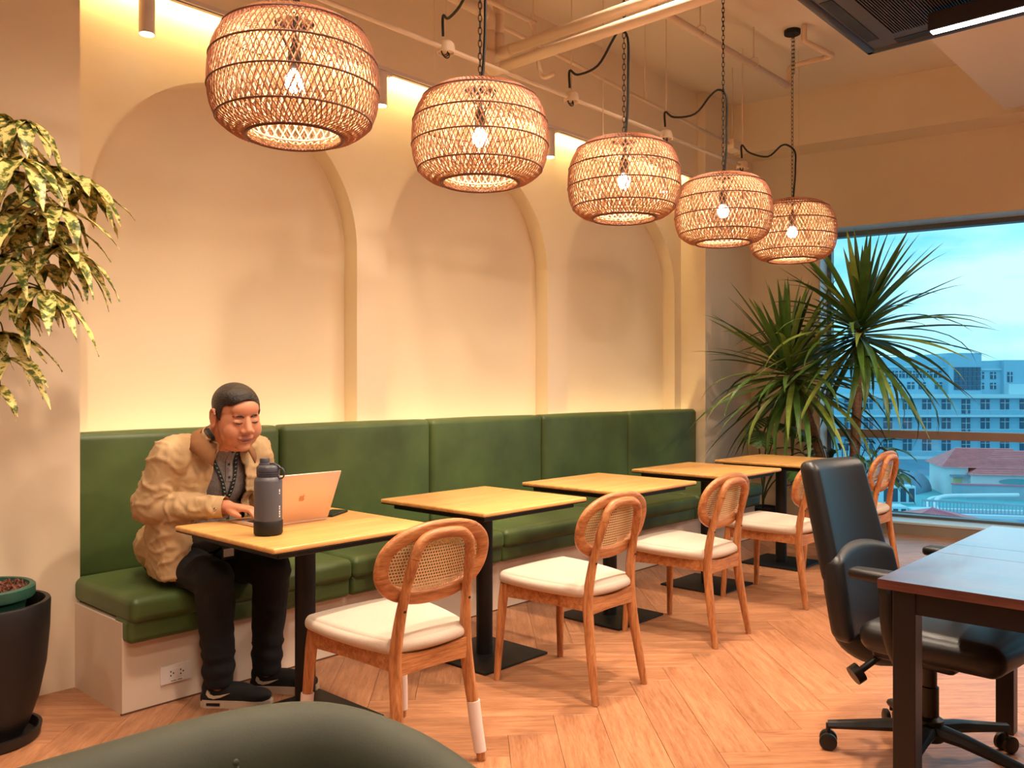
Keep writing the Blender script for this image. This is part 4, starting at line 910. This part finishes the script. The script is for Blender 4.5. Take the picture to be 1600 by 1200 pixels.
M_jean = mat('black_denim', lin(13, 13, 17), 0.85, bump=0.15, bscale=60, var=0.25, vscale=12)
HM = Matrix.Translation((1.785, 3.130, 1.167)) @ Matrix.Rotation(math.radians(-5), 4, 'Z') @ Matrix.Rotation(math.radians(15), 4, 'X') @ Matrix.Rotation(math.radians(-3), 4, 'Y') @ Matrix.Scale(1.10, 4)
EAR = [(-.008, .016), (.006, .027), (.022, .026), (.032, .012), (.030, -.008), (.020, -.026), (.004, -.036), (-.004, -.028)]
bd = MB()
def E_(c, r, n=20): bd.ell(c, r, n, HM)
def Ch(p0, r0, p1, r1): bd.capsule(HM @ Vector(p0), r0*1.1, HM @ Vector(p1), r1*1.1, 14)
E_((0, .012, .036), (.077, .097, .077), 28); E_((0, -.018, -.095), (.056, .048, .032)); E_((0, -.026, -.02), (.0725, .068, .092), 28); E_((0, -.032, -.062), (.068, .054, .050)); 
for s_ in (-1, 1):
    E_((s_*.038, -.058, -.036), (.032, .031, .037)); E_((s_*.0135, -.100, -.029), (.0115, .011, .009)); E_((s_*.081, .010, -.008), (.007, .018, .028)); [Ch((s_*.085, a_[0], a_[1]), .0046, (s_*.085, b_[0], b_[1]), .0046) for a_, b_ in zip(EAR, EAR[1:])]; E_((s_*.031, -.079, .004), (.017, .0105, .0095))
E_((0, -.072, -.094), (.026, .018, .018)); Ch((0, -.086, .018), .009, (0, -.105, -.022), .0145); Ch((-.036, -.074, .027), .0105, (.036, -.074, .027), .0105); E_((0, -.066, .045), (.052, .028, .035))
Ch((-.020, -.086, -.056), .0078, (.020, -.086, -.056), .0078); Ch((-.017, -.086, -.068), .008, (.017, -.086, -.068), .008)
bd.capsule((1.785, 3.19, 1.13), .064, (1.795, 3.30, 1.03), .075)
bd.ell((1.80, 3.60, .60), (.165, .13, .12), 24); bd.ell((1.80, 3.47, .74), (.165, .14, .16), 24); bd.ell((1.80, 3.37, .93), (.175, .11, .15), 24); bd.capsule((1.64, 3.34, 1.0), .06, (1.96, 3.34, 1.0), .06)
ARMS = {}
for sd, sh, el, wr, d in ((-1, (1.615, 3.345, .995), (1.560, 3.40, .80), (1.748, 3.135, .805), Vector((.36, -.92, -.03))), (1, (1.985, 3.345, .995), (2.055, 3.40, .80), (1.975, 3.135, .805), Vector((-.30, -.95, -.03)))):
    sh, el, wr = map(Vector, (sh, el, wr)); bd.capsule(sh, .055, el, .045); bd.capsule(el, .045, wr, .029); d.normalize(); u = Vector((d.y, -d.x, 0)).normalized()*(-sd)   # u points to the thumb side (inwards)
    ARMS[sd] = (sh, el, wr, d)
    kn = [wr+d*.088+u*(.030-.020*k)+Vector((0, 0, .004-.002*k)) for k in range(4)]
    for k in range(4): bd.capsule(wr+u*(.014-.009*k), .020, kn[k], .0125, 12)
    for k, (l1, l2, l3) in enumerate(((.040, .024, .018), (.044, .027, .019), (.041, .025, .018), (.032, .020, .016))):
        p1 = kn[k]+d*l1+Vector((0, 0, -.002)); p2 = p1+d*l2*.75+Vector((0, 0, -l2*.65)); p3 = p2+d*l3*.25+Vector((0, 0, -l3*.55))
        bd.capsule(kn[k], .0105, p1, .0092, 10); bd.capsule(p1, .0092, p2, .0082, 10); bd.capsule(p2, .0082, p3, .0072, 10)
    t0 = wr+d*.030+u*.026+Vector((0, 0, -.006)); t1 = t0+d*.036+u*.018+Vector((0, 0, -.008)); t2 = t1+d*.028-u*.002+Vector((0, 0, -.008)); bd.capsule(t0, .0145, t1, .0108, 10); bd.capsule(t1, .0108, t2, .0088, 10)
LEGS = [((1.71, 3.60, .555), (1.69, 3.13, .53), (1.745, 3.20, .10)), ((1.89, 3.60, .555), (1.945, 3.13, .53), (1.965, 3.20, .10))]
for h_, k_, a_ in LEGS: bd.capsule(h_, .07, k_, .052); bd.capsule(k_, .052, a_, .038)
body_me = blob(bd, .0038, 5); bvh = BVHTree.FromPolygons([v.co.copy() for v in body_me.vertices], [tuple(p.vertices) for p in body_me.polygons])
put(body_me, 'body', M_skin)
def onface(x, z, off=0.0):
    o_ = HM @ Vector((x, -.3, z)); dr = (HM.to_3x3() @ Vector((0, 1, 0))).normalized(); h_ = bvh.ray_cast(o_, dr)[0]
    return (h_ if h_ else HM @ Vector((x, -.09, z)))-dr*off
def facetube(pts, rad, name, mt, flat=None, off=0.0):
    P_ = smoothpath([onface(x, z, off) for x, z in pts], 3); n = len(P_); rr = [rad*(0.35+0.65*math.sin(PI*i/(n-1))) for i in range(n)]
    mb = MB().tube(P_, rr, 8, flat=flat); return put(mb.mesh(name), name, mt)
for s_ in (-1, 1):
    facetube([(s_*.012, .0205), (s_*.022, .0255), (s_*.034, .0262), (s_*.047, .0215)], .0038, 'eyebrow', M_hair, off=.0012)
    facetube([(s_*.017, .003), (s_*.026, .0), (s_*.037, .0005), (s_*.047, .004)], .0024, 'eyelash', M_hair, off=.0012)
facetube([(-.023, -.0575), (-.010, -.057), (0, -.0585), (.010, -.057), (.023, -.0575)], .0034, 'lip', M_lip)
facetube([(-.018, -.066), (0, -.0692), (.018, -.066)], .0036, 'lip', M_lip)
facetube([(-.034, -.0555), (-.018, -.0622), (0, -.0638), (.018, -.0622), (.034, -.0555)], .0017, 'mouth_line', mat('mouth_dark', lin(84, 34, 32), 0.6), off=.0035)
# hair
hb_ = MB(); hb_.ell((0, .014, .040), (.081, .102, .079), 32, HM); hb_.ell((-.014, -.040, .080), (.055, .045, .036), 20, HM); hb_.ell((0, .05, -.01), (.074, .062, .06), 20, HM); hb_.ell((0, -.005, .02), (.0815, .07, .06), 20, HM)
hme = blob(hb_, .0045, 5); HI = HM.inverted()
def hairkill(co):
    p = HI @ co; y = p.y
    pts = [(-.2, .082), (-.085, .082), (-.06, .068), (-.035, .046), (-.022, -.02), (-.006, -.024), (.002, .028), (.03, .030), (.042, -.045), (.2, -.06)]
    for (a, za), (b, zb) in zip(pts, pts[1:]):
        if a <= y <= b: zm = za+(zb-za)*(y-a)/(b-a); break
    else: zm = .07
    if y < -.05: zm += .010*math.cos(p.x*60)*0.5+abs(p.x)*-.10
    return p.z < zm
put(cut(hme, hairkill), 'hair', M_hair)
# shirt
sb = MB(); sb.ell((1.80, 3.60, .60), (.185, .15, .13), 24); sb.ell((1.80, 3.46, .74), (.185, .165, .17), 24); sb.ell((1.80, 3.365, .93), (.19, .128, .155), 24); sb.capsule((1.66, 3.335, 1.0), .068, (1.94, 3.335, 1.0), .068); sb.capsule((1.79, 3.24, 1.09), .070, (1.795, 3.30, 1.03), .082)
sme = blob(sb, .008, 5); cut(sme, lambda c: (c-Vector((1.787, 3.20, 1.12))).dot(Vector((-.02, -.55, .83))) > -.022)
sbv = BVHTree.FromPolygons([v.co.copy() for v in sme.vertices], [tuple(p.vertices) for p in sme.polygons]); put(sme, 'shirt', M_shirt)
def onshirt(x, z, off): 
    h_ = sbv.ray_cast(Vector((x, 2.6, z)), Vector((0, 1, 0)))[0]; return (h_ if h_ else Vector((x, 3.25, z)))-Vector((0, off, 0))
# jacket
jb_ = MB(); jb_.ell((1.80, 3.58, .60), (.215, .175, .14), 24); jb_.ell((1.80, 3.45, .74), (.215, .185, .18), 24); jb_.ell((1.80, 3.365, .93), (.215, .150, .165), 24); jb_.capsule((1.635, 3.345, .995), .090, (1.965, 3.345, .995), .090); jb_.capsule((1.79, 3.25, 1.075), .083, (1.795, 3.30, 1.02), .095)
jb_.ell((1.632, 3.42, .64), (.065, .12, .22), 20); jb_.ell((1.968, 3.42, .64), (.06, .12, .20), 20); jb_.capsule((1.64, 3.37, .80), .075, (1.645, 3.36, .54), .07)
for sd in (-1, 1):
    sh, el, wr, d = ARMS[sd]; jb_.capsule(sh, .082, el+Vector((0, 0, .005)), .066); jb_.capsule(el, .066, wr-d*.01+Vector((0, 0, .0)), .040); jb_.ell(el+Vector((0, 0.01, .02)), (.07, .07, .055), 16)
jme = blob(jb_, .0075, 6)
def jkill(c):
    if c.z < .505: return True
    if (c-Vector((1.787, 3.215, 1.115))).dot(Vector((-.02, -.5, .86))) > -.030 and (Vector((c.x-1.787, c.y-3.23, 0)).length < .10): return True
    w = .058 if c.z > 1.0 else .058+.06*min(1, (1.0-c.z)/.3)
    if c.y < 3.40 and abs(c.x-1.805) < w and c.z > .40: return True
    for sd in (-1, 1):
        wr, d = ARMS[sd][2], ARMS[sd][3]
        if (c-wr).dot(d) > -.004 and (c-wr).length < .12: return True
    return False
cut(jme, jkill)
jbm = bmesh.new(); jbm.from_mesh(jme); jbm.normal_update()
for v in jbm.verts:
    c = v.co; f = 0
    for sd in (-1, 1):
        sh, el, wr, d = ARMS[sd]
        ax = (wr-el); t_ = (c-el).dot(ax)/ax.length_squared
        dist = (c-(el+ax*max(0, min(1, t_)))).length
        if dist < .09: f = max(f, .0055*math.sin(t_*26+8*noise.noise(c*14)))
    f += .008*(.25-abs(noise.noise(Vector((c.x*11+c.z*7, c.y*11, c.z*13-c.x*9)))))+.0085*max(0, 1-6*abs(noise.noise(Vector((c.x*9+c.z*9, c.y*10, c.z*12-c.x*7+3)))))+.003*max(0, 1-5*abs(noise.noise(Vector((c.x*24, c.y*24-c.z*12, c.z*18)))))
    v.co = c+v.normal*f
jbm.to_mesh(jme); jbm.free(); jme = solid(jme, .005, -1); jk = put(jme, 'jacket', M_jack)
# collar flaps
for sd in (-1, 1):
    mb = MB(); vs_ = []; fs = []; n = 12; N = Vector((1.787, 3.262, 1.075))
    for i in range(n+1):
        t_ = i/n; a = PI/2+sd*(-1)*0 ; th_ = PI*(t_)*0.80      # 0 back .. front
        dirn = Vector((sd*math.sin(th_), math.cos(th_), 0)); z_in = .048-.062*t_; r_in = .077; r_out = .118+.006*math.sin(PI*t_)+.008*t_
        inn = N+dirn*r_in+Vector((0, 0, z_in)); drop = .012+.030*(1-t_)+.078*t_**2.2; out = N+dirn*r_out+Vector((sd*0.018*t_**3, -.012*t_**3, z_in-drop)); mid = (inn+out)/2+dirn*.006+Vector((0, 0, .013))
        for p in (inn, mid, out): vs_.append(p)
    for i in range(n):
        for k in range(2): fs.append((i*3+k, i*3+3+k, i*3+4+k, i*3+1+k))
    me = solid(mb.add(vs_, fs).mesh('collar'), .006, 0); put(me, 'collar', M_coll)
# jacket pocket, buttons, cuffs
for sd in (-1, 1):
    sh, el, wr, d = ARMS[sd]; ax = (wr-el).normalized()
    put(MB().tube([wr-ax*.060, wr-ax*.03, wr-ax*.006], [.0475, .0455, .0435], 20, cap=False).mesh('cuff', None, 180), 'cuff', M_jack)
    b_ = wr-ax*.03+Vector((ax.y, -ax.x, 0))*(.0465 if sd < 0 else -.0465)*(-1 if ax.y > 0 else 1); put(MB().ell(b_, (.006, .006, .006), 10).mesh('cuff_button'), 'cuff_button', M_chrome)
# lanyard
M_lan = mat('lanyard_black', lin(26, 30, 28), 0.7); M_lanp = mat('lanyard_print', lin(150, 160, 150), 0.7)
def ribbon(pts, w, th):
    mb = MB(); P_ = pts; vs_ = []; fs = []
    for i, p in enumerate(P_):
        T = (P_[min(len(P_)-1, i+1)]-P_[max(0, i-1)]).normalized(); sd_ = T.cross(Vector((0, -1, 0))).normalized(); o_ = Vector((0, -th, 0))
        vs_ += [p+sd_*w/2, p+sd_*w/2+o_, p-sd_*w/2+o_, p-sd_*w/2]
    for i in range(len(P_)-1):
        for k in range(4): fs.append((i*4+k, i*4+(k+1) % 4, i*4+4+(k+1) % 4, i*4+4+k))
    return mb.add(vs_, fs)
for s_ in (-1, 1):
    top = [Vector((1.787+s_*.076, 3.228, 1.118)), Vector((1.787+s_*.074, 3.205, 1.095)), Vector((1.787+s_*.070, 3.19, 1.072))]
    line = [onshirt(1.787+s_*.062*(1-t_)+.03*t_+s_*.006, 1.055-.235*t_, .006) for t_ in [i/14 for i in range(15)]]
    P_ = smoothpath(top+line, 2); lo = put(ribbon(P_, .016, .0016).mesh('lanyard'), 'lanyard', M_lan, smooth=False)
    pr = MB()
    for i in range(8, len(P_)-2, 2):
        p = P_[i]; pr.cbox((0, 0, 0), (.008, .0006, .0035), Matrix.Translation(p-Vector((0, .0024, 0))) @ Matrix.Rotation(-s_*.35, 4, 'Y'))
    me = pr.mesh('lanyard_print'); me.transform(MINV); me.materials.append(M_lanp); link('lanyard_print', me, lo)
tail = [onshirt(1.82, .82-.16*i/8, .006) for i in range(9)]; tail = [Vector((p.x, min(p.y, 3.262), p.z)) for p in tail]
put(ribbon(tail, .014, .0016).mesh('lanyard'), 'lanyard', M_lan, smooth=False)
bg_ = put(MB().bbox(1.785, 1.845, 3.245, 3.249, .575, .665, .002, 1).mesh('id_badge'), 'id_badge', mat('badge_card', lin(40, 40, 46), 0.3), smooth=False)
bx_ = MB(); bx_.box(1.792, 1.838, 3.2442, 3.2448, .585, .618); bx_.box(1.815, 1.824, 3.2442, 3.2448, .625, .655); me = bx_.mesh('badge_print'); me.transform(MINV); me.materials.append(M_white); link('badge_print', me, bg_)
pk = [onshirt(1.812, 1.035-.14*i/8, .001) for i in range(9)]; plk = put(ribbon(pk, .030, .003).mesh('shirt_placket'), 'shirt_placket', M_shirt, smooth=False)
for i in (1, 4, 7): me = MB().ell(pk[i]-Vector((0, .004, 0)), (.0055, .002, .0055), 10).mesh('shirt_button'); me.transform(MINV); me.materials.append(M_lan); link('shirt_button', me, plk)
# trousers
tb_ = MB(); tb_.ell((1.80, 3.60, .575), (.185, .155, .105), 24)
for h_, k_, a_ in LEGS:
    k2 = Vector(k_); a2 = Vector(a_); tb_.capsule(h_, .092, k_, .078); tb_.capsule(k_, .078, a2+Vector((0, 0, .05)), .062); tb_.capsule(a2+Vector((0, 0, .08)), .064, a2+Vector((0, 0, .03)), .064)
tme = blob(tb_, .008, 4); cut(tme, lambda c: c.z < .075); tb2 = bmesh.new(); tb2.from_mesh(tme); tb2.normal_update()
for v in tb2.verts: v.co += v.normal*(.006*noise.noise(Vector((v.co.x*12, v.co.y*12, v.co.z*26)))+(.004*math.sin(v.co.z*90) if v.co.z < .22 else 0))
tb2.to_mesh(tme); tb2.free(); put(tme, 'trousers', M_jean)
# shoes
M_shoe = mat('black_suede', lin(24, 22, 23), 0.8); M_sole = mat('cream_sole', lin(206, 186, 164), 0.6)
for (heel, toe) in (((1.715, 3.265), (1.875, 3.06)), ((1.935, 3.265), (2.10, 3.06))):
    heel = Vector(heel+(0,)); toe = Vector(toe+(0,)); d = (toe-heel); L = .285; d.normalize(); ang = math.atan2(d.y, d.x); SM = Matrix.Translation(heel) @ Matrix.Rotation(ang, 4, 'Z')
    mb = MB(); mb.ell((.045, 0, .07), (.05, .04, .055), 18, SM); mb.ell((.13, 0, .055), (.10, .042, .04), 18, SM); mb.ell((.22, -.002, .045), (.065, .046, .03), 18, SM); mb.capsule(SM @ Vector((.05, 0, .06)), .038, SM @ Vector((.06, 0, .115)), .042); mb.box(.0, .26, -.036, .036, .02, .05, SM)
    so = put(blob(mb, .006, 4), 'shoe', M_shoe)
    prof = [(0, -.03), (.02, -.042), (.10, -.038), (.19, -.048), (.25, -.042), (.284, -.018), (.286, .012), (.25, .042), (.19, .048), (.10, .040), (.02, .042), (0, .03)]
    sl_ = MB().prism(prof, .0, .03, SM).mesh('sole'); sl_.transform(MINV); sl_.materials.append(M_sole); s2 = link('sole', sl_, so)
    for sg in (-1, 1): me = MB().box(.03, .085, sg*.0405-.002, sg*.0405+.002, .009, .02, SM).mesh('sole_window'); me.transform(MINV); me.materials.append(M_dark); link('sole_window', me, so)
    sw = [(x*1.1+.012, z*.8-.012) for x, z in [(.020, .105), (.016, .085), (.026, .068), (.045, .062), (.07, .070), (.105, .092), (.065, .079), (.043, .076), (.031, .083), (.028, .095)]]
    for sg in (-1, 1):
        Mx = SM @ Matrix.Translation((0, sg*.0415, 0)) @ Matrix.Rotation(PI/2, 4, 'X'); p_ = MB().prism([(x, z) for x, z in sw], -.003, .003, Mx); me = p_.mesh('side_mark'); me.transform(MINV); me.materials.append(M_sole); link('side_mark', me, so)
# ================================================================== CITY OUTSIDE
RZ = TH-PI/2
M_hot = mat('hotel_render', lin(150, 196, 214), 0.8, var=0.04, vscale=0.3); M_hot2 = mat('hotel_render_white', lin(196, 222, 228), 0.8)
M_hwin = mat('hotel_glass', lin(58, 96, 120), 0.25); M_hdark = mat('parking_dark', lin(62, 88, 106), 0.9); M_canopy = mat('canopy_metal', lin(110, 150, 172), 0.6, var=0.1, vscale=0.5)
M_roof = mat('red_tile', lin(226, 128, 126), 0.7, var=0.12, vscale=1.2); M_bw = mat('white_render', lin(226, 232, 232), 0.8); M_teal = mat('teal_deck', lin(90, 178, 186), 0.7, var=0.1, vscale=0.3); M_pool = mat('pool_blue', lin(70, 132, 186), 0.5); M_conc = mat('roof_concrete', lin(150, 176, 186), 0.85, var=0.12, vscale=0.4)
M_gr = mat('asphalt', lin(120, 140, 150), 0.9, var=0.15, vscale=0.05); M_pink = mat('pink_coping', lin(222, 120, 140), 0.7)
struct('ground_outside', MB().box(10, 700, -700, 500, -17.6, -17.0), M_gr)
HD = 150.0; HS = HD/1340
hg = px(1450, 602, HD); ht = thing('hotel_building', 'long pale blue hotel block with rows of windows and balconies', 'building', (hg.x, hg.y, -17.0), RZ)
def U(x): return (x-1450)*HS
def Zz(y): return 1.29+(602-y)*HS+17.0
def hb(name, x0, x1, y0, y1, f0, f1, m_, par=ht): return MB().box(U(x0), U(x1), f0, f1, Zz(y1), Zz(y0)).obj(name, m_, par)
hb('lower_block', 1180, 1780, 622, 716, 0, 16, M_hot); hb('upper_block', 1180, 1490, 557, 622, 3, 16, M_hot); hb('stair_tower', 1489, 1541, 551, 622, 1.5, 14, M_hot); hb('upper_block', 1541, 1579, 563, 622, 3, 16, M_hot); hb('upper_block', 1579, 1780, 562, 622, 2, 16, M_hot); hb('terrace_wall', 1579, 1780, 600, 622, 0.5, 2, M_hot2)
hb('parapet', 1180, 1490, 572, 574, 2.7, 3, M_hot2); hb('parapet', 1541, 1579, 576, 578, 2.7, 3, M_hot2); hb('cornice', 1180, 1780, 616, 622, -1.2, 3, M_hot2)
def hwin(x0, x1, y0, y1, f):
    w = hb('window', x0, x1, y0, y1, f-0.12, f+0.1, M_hwin); cx_ = (x0+x1)/2
    m = MB().box(U(cx_)-0.05, U(cx_)+0.05, f-0.18, f, Zz(y1), Zz(y0)); m.box(U(x0), U(x1), f-0.18, f, Zz(y0+(y1-y0)*0.35)-0.05, Zz(y0+(y1-y0)*0.35)+0.05); m.obj('mullion', M_hot2, w)
for k in range(-4, 6): hwin(1411+k*11, 1420+k*11, 579, 590, 3) if 1411+k*11 < 1468 else None
for x in (1472,): hwin(x, x+12, 579, 590, 3)
for x in (1340, 1366, 1392, 1410, 1430, 1448, 1474): hwin(x, x+11, 597, 608, 3)
for r in range(5):
    for c_ in range(6): hb('window', 1497.5+c_*7.1, 1503.8+c_*7.1, 573.5+r*7.3, 580+r*7.3, 1.35, 1.6, M_hwin)
for x in (1543, 1562): hwin(x, x+9, 581, 592, 3); hwin(x, x+9, 598, 608, 3)
hwin(1584, 1592, 581, 597, 2); hwin(1612, 1622, 581, 597, 2)
for r, (y0, y1) in enumerate(((624, 640), (653, 670), (686, 704))):
    for k in range(-5, 7):
        x0 = 1471.5+k*30.4
        if k == 1: hwin(x0+0.5, x0+13.5, y0, y1+6, 0)
        else: hwin(x0, x0+13.5, y0, y1, 0)
for (y0, y1) in ((648, 651), (678, 681), (712, 716)):
    hb('balcony_slab', 1180, 1780, y0, y1, -1.6, 0, M_hot2); rl = hb('balcony_rail', 1180, 1780, y0-8.5, y0-7.9, -1.6, -1.5, M_hot2); m = MB()
    for k in range(50): m.box(U(1180+k*12), U(1180+k*12)+0.08, -1.58, -1.5, Zz(y0), Zz(y0-8.5))
    m.obj('rail_posts', M_hot, rl, kind='stuff')
m = MB(); m.add([(U(1180), -1.5, Zz(717)), (U(1780), -1.5, Zz(717)), (U(1780), -11, Zz(742)), (U(1180), -11, Zz(742)), (U(1180), -1.5, Zz(720)), (U(1780), -1.5, Zz(720)), (U(1780), -11, Zz(745)), (U(1180), -11, Zz(745))], [(0, 1, 2, 3), (7, 6, 5, 4), (0, 3, 7, 4), (1, 5, 6, 2), (3, 2, 6, 7), (0, 4, 5, 1)]); m.obj('sloping_canopy', M_canopy, ht)
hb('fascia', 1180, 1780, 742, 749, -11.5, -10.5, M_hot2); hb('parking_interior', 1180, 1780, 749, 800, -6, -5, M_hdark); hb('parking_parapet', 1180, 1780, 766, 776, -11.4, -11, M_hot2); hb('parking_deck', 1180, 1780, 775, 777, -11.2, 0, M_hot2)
for x in range(1200, 1760, 38): hb('column', x+12, x+18, 749, 800, -11.6, -10.8, M_hot2)
# red-roofed building on the podium
PZ = -12.0; podium_c = px(1500, 602, 100)
struct('podium_roof', MB().box(-70, 60, -34, 26, PZ-5.0-PZ*0, PZ, Matrix.Translation((podium_c.x, podium_c.y, 0)) @ Matrix.Rotation(RZ, 4, 'Z')), M_teal)
rb = thing('red_roofed_hall', 'white hall with pink-red tiled roof in front of the hotel', 'building', tuple(px(1476, 602, 104).xy)+(PZ,), RZ-math.radians(14))
s_ = 104/1340
L_, D_, Hh = 22.0, 8.0, 3.4
MB().box(0, 2.6, 0, D_, 0, Hh).obj('end_wing', M_bw, rb); MB().box(2.6, L_, -1.2, D_, 0, Hh-0.7).obj('hall_wall', M_bw, rb)
def roof(x0, x1, y0, y1, ze, zr, xr0, xr1, name):
    ym = (y0+y1)/2; v = [(x0, y0, ze), (x1, y0, ze), (x1, y1, ze), (x0, y1, ze), (xr0, ym, zr), (xr1, ym, zr)]
    MB().add(v, [(0, 1, 5, 4), (2, 3, 4, 5), (3, 0, 4), (1, 2, 5), (3, 2, 1, 0)]).obj(name, M_roof, rb)
    rw = MB()
    for k in range(1, 14):
        t_ = k/14; rw.tube([(x0+(xr0-x0)*t_, y0+(ym-y0)*t_-0.02, ze+(zr-ze)*t_+0.03), (x1+(xr1-x1)*t_, y0+(ym-y0)*t_-0.02, ze+(zr-ze)*t_+0.03)], 0.07, 4)
    rw.obj('tile_course', M_roof, rb, kind='stuff')
roof(-0.5, 9.0, -0.6, D_+0.5, Hh, Hh+2.1, 2.2, 8.5, 'roof'); roof(2.4, L_+0.5, -1.8, D_+0.5, Hh-0.7, Hh+1.9, 6.5, L_-2, 'roof')
MB().bbox(0.9, 1.9, -0.12, 0.1, 0, 2.1, 0.02, 1).obj('doorway', mat('lit_doorway', lin(236, 208, 150), 0.6), rb); MB().box(0.6, 2.6, -1.1, 0, 2.35, 2.5).obj('awning', M_canopy, rb)
for x in (6.0, 13.0): MB().lathe([(0.001, -0.05), (0.35, -0.05), (0.35, 0.05), (0.001, 0.05)], 16, cap=False, M=Matrix.Translation((x+1.4, -1.25, 1.9)) @ Matrix.Scale(5.2, 4, (1, 0, 0)) @ Matrix.Rotation(PI/2, 4, 'X')).obj('oval_panel', M_teal, rb)
for x in (5.2, 8.2, 11.2, 14.2):
    MB().add([(x, -1.26, 0.3), (x+1.4, -1.26, 0.3), (x+0.7, -1.26, 1.2), (x, -1.16, 0.3), (x+1.4, -1.16, 0.3), (x+0.7, -1.16, 1.2)], [(0, 1, 2), (5, 4, 3), (0, 2, 5, 3), (1, 4, 5, 2), (0, 3, 4, 1)]).obj('gable_motif', M_canopy, rb)
bwl = thing('boundary_wall', 'grey boundary wall with pink coping on the podium', 'wall', tuple(px(1488, 602, 101).xy)+(PZ,), RZ-math.radians(17))
MB().box(0, 24, 0, 0.3, 0, 1.6).obj('wall_body', M_conc, bwl); MB().box(-0.1, 24.1, -0.1, 0.4, 1.6, 1.75).obj('coping', M_pink, bwl)
# hip roof close below
hp = thing('pavilion_roof', 'small pink-red hipped roof close below the window', 'roof', tuple(px(1460, 602, 72).xy)+(PZ,), RZ-0.15)
MB().add([(-4.0, -3, 1.9), (4.2, -3, 1.9), (4.2, 3, 1.9), (-4.0, 3, 1.9), (-0.2, 0, 3.0)], [(0, 1, 4), (1, 2, 4), (2, 3, 4), (3, 0, 4), (3, 2, 1, 0)]).obj('hip_roof', M_roof, hp)
rw = MB()
for k in range(1, 12): 
    t_ = k/12; rw.tube([(-4.0+8.2*t_, -3, 1.93), (-0.2, 0, 3.03)], 0.035, 4)
rw.obj('roof_ridges', M_pink, hp, kind='stuff'); MB().box(-3.6, 3.8, -2.6, 2.6, 0, 1.9).obj('pavilion_wall', M_bw, hp)
# pool terraces, ducts, plant
def deckbox(name, lab, cat, x, d, w, dep, h, m_, rz=0.0, z=PZ, grp=None):
    p = px(x, 602, d); o = thing(name, lab, cat, (p.x, p.y, z), RZ+rz, grp); MB().bbox(-w/2, w/2, -dep/2, dep/2, 0, h, min(0.05, h*0.3), 1).obj('body', m_, o); return o
deckbox('pool_basin', 'nearer blue pool basin on the podium', 'pool', 1590, 81.5, 12, 3.0, 0.3, M_pool, -0.2); deckbox('pool_basin', 'middle blue pool basin on the podium', 'pool', 1575, 85.5, 13, 2.2, 0.3, M_pool, -0.2); deckbox('pool_basin', 'farther narrow blue pool basin on the podium', 'pool', 1565, 89, 12, 1.4, 0.3, M_pool, -0.2)
for k, (x, d, lab) in enumerate(((1570, 87.3, 'upper white walkway strip beside the pools'), (1582, 83.6, 'lower white walkway strip beside the pools'))): deckbox('walkway_strip', lab, 'walkway', x, d, 13, 0.5, 0.6, M_bw, -0.2)
dc = thing('white_duct', 'long white pipe duct bending across the podium roof', 'duct', tuple(px(1450, 602, 92).xy)+(PZ,), RZ)
MB().tube(smoothpath([(-0.5, -3, 0.3), (0.0, -1.5, 0.9), (1.6, 0, 1.35), (5, 0.5, 1.4), (10, 0.5, 1.45)], 5), 0.22, 10).obj('pipe', M_bw, dc, 180); MB().tube(smoothpath([(-1.2, -3, 0.2), (-0.8, -1.4, 0.7), (0.8, 0.4, 1.15), (4.5, 0.9, 1.15)], 5), 0.2, 10).obj('pipe', M_bw, dc, 180)
for (x, d, w, h_, lab) in ((1400, 97, 3.6, 2.0, 'boxy rooftop chiller unit left of the hall'), (1388, 86, 3.0, 1.3, 'long rooftop air handler nearer the window'), (1442, 85, 2.6, 1.1, 'small white rooftop air handler by the fence')):
    o = deckbox('rooftop_unit', lab, 'rooftop unit', x, d, w, 2.0, h_, M_hot2, -0.1); fm = MB()
    for k in range(4): fm.box(-w/2+0.15+k*w/4, -w/2+0.15+k*w/4+w/4-0.3, -1.04, -1.0, 0.25, h_-0.25)
    fm.obj('vent_panels', M_hdark, o)
dm = thing('domed_canopy', 'blue vaulted canopy roof beside the chiller unit', 'canopy', tuple(px(1408, 602, 106).xy)+(PZ,), RZ); MB().tube([(-0.5, 0, 0), (3.0, 3.5, 0)], 2.4, 24).obj('vault', M_canopy, dm, 180)
fn = thing('roof_fence', 'grey picket fence crossing the podium roof', 'fence', tuple(px(1440, 602, 88).xy)+(PZ,), RZ-math.radians(28)); fm = MB()
for k in range(46): fm.box(k*0.32, k*0.32+0.1, 0, 0.1, 0, 1.5)
fm.obj('pickets', M_conc, fn, kind='stuff'); MB().box(0, 14.8, -0.05, 0.15, 1.4, 1.6).obj('top_rail', M_conc, fn)
deckbox('stair_head', 'grey concrete stair head at the bottom of the view', 'roof hut', 1572, 77, 2.2, 1.6, 1.1, M_conc, -0.2)
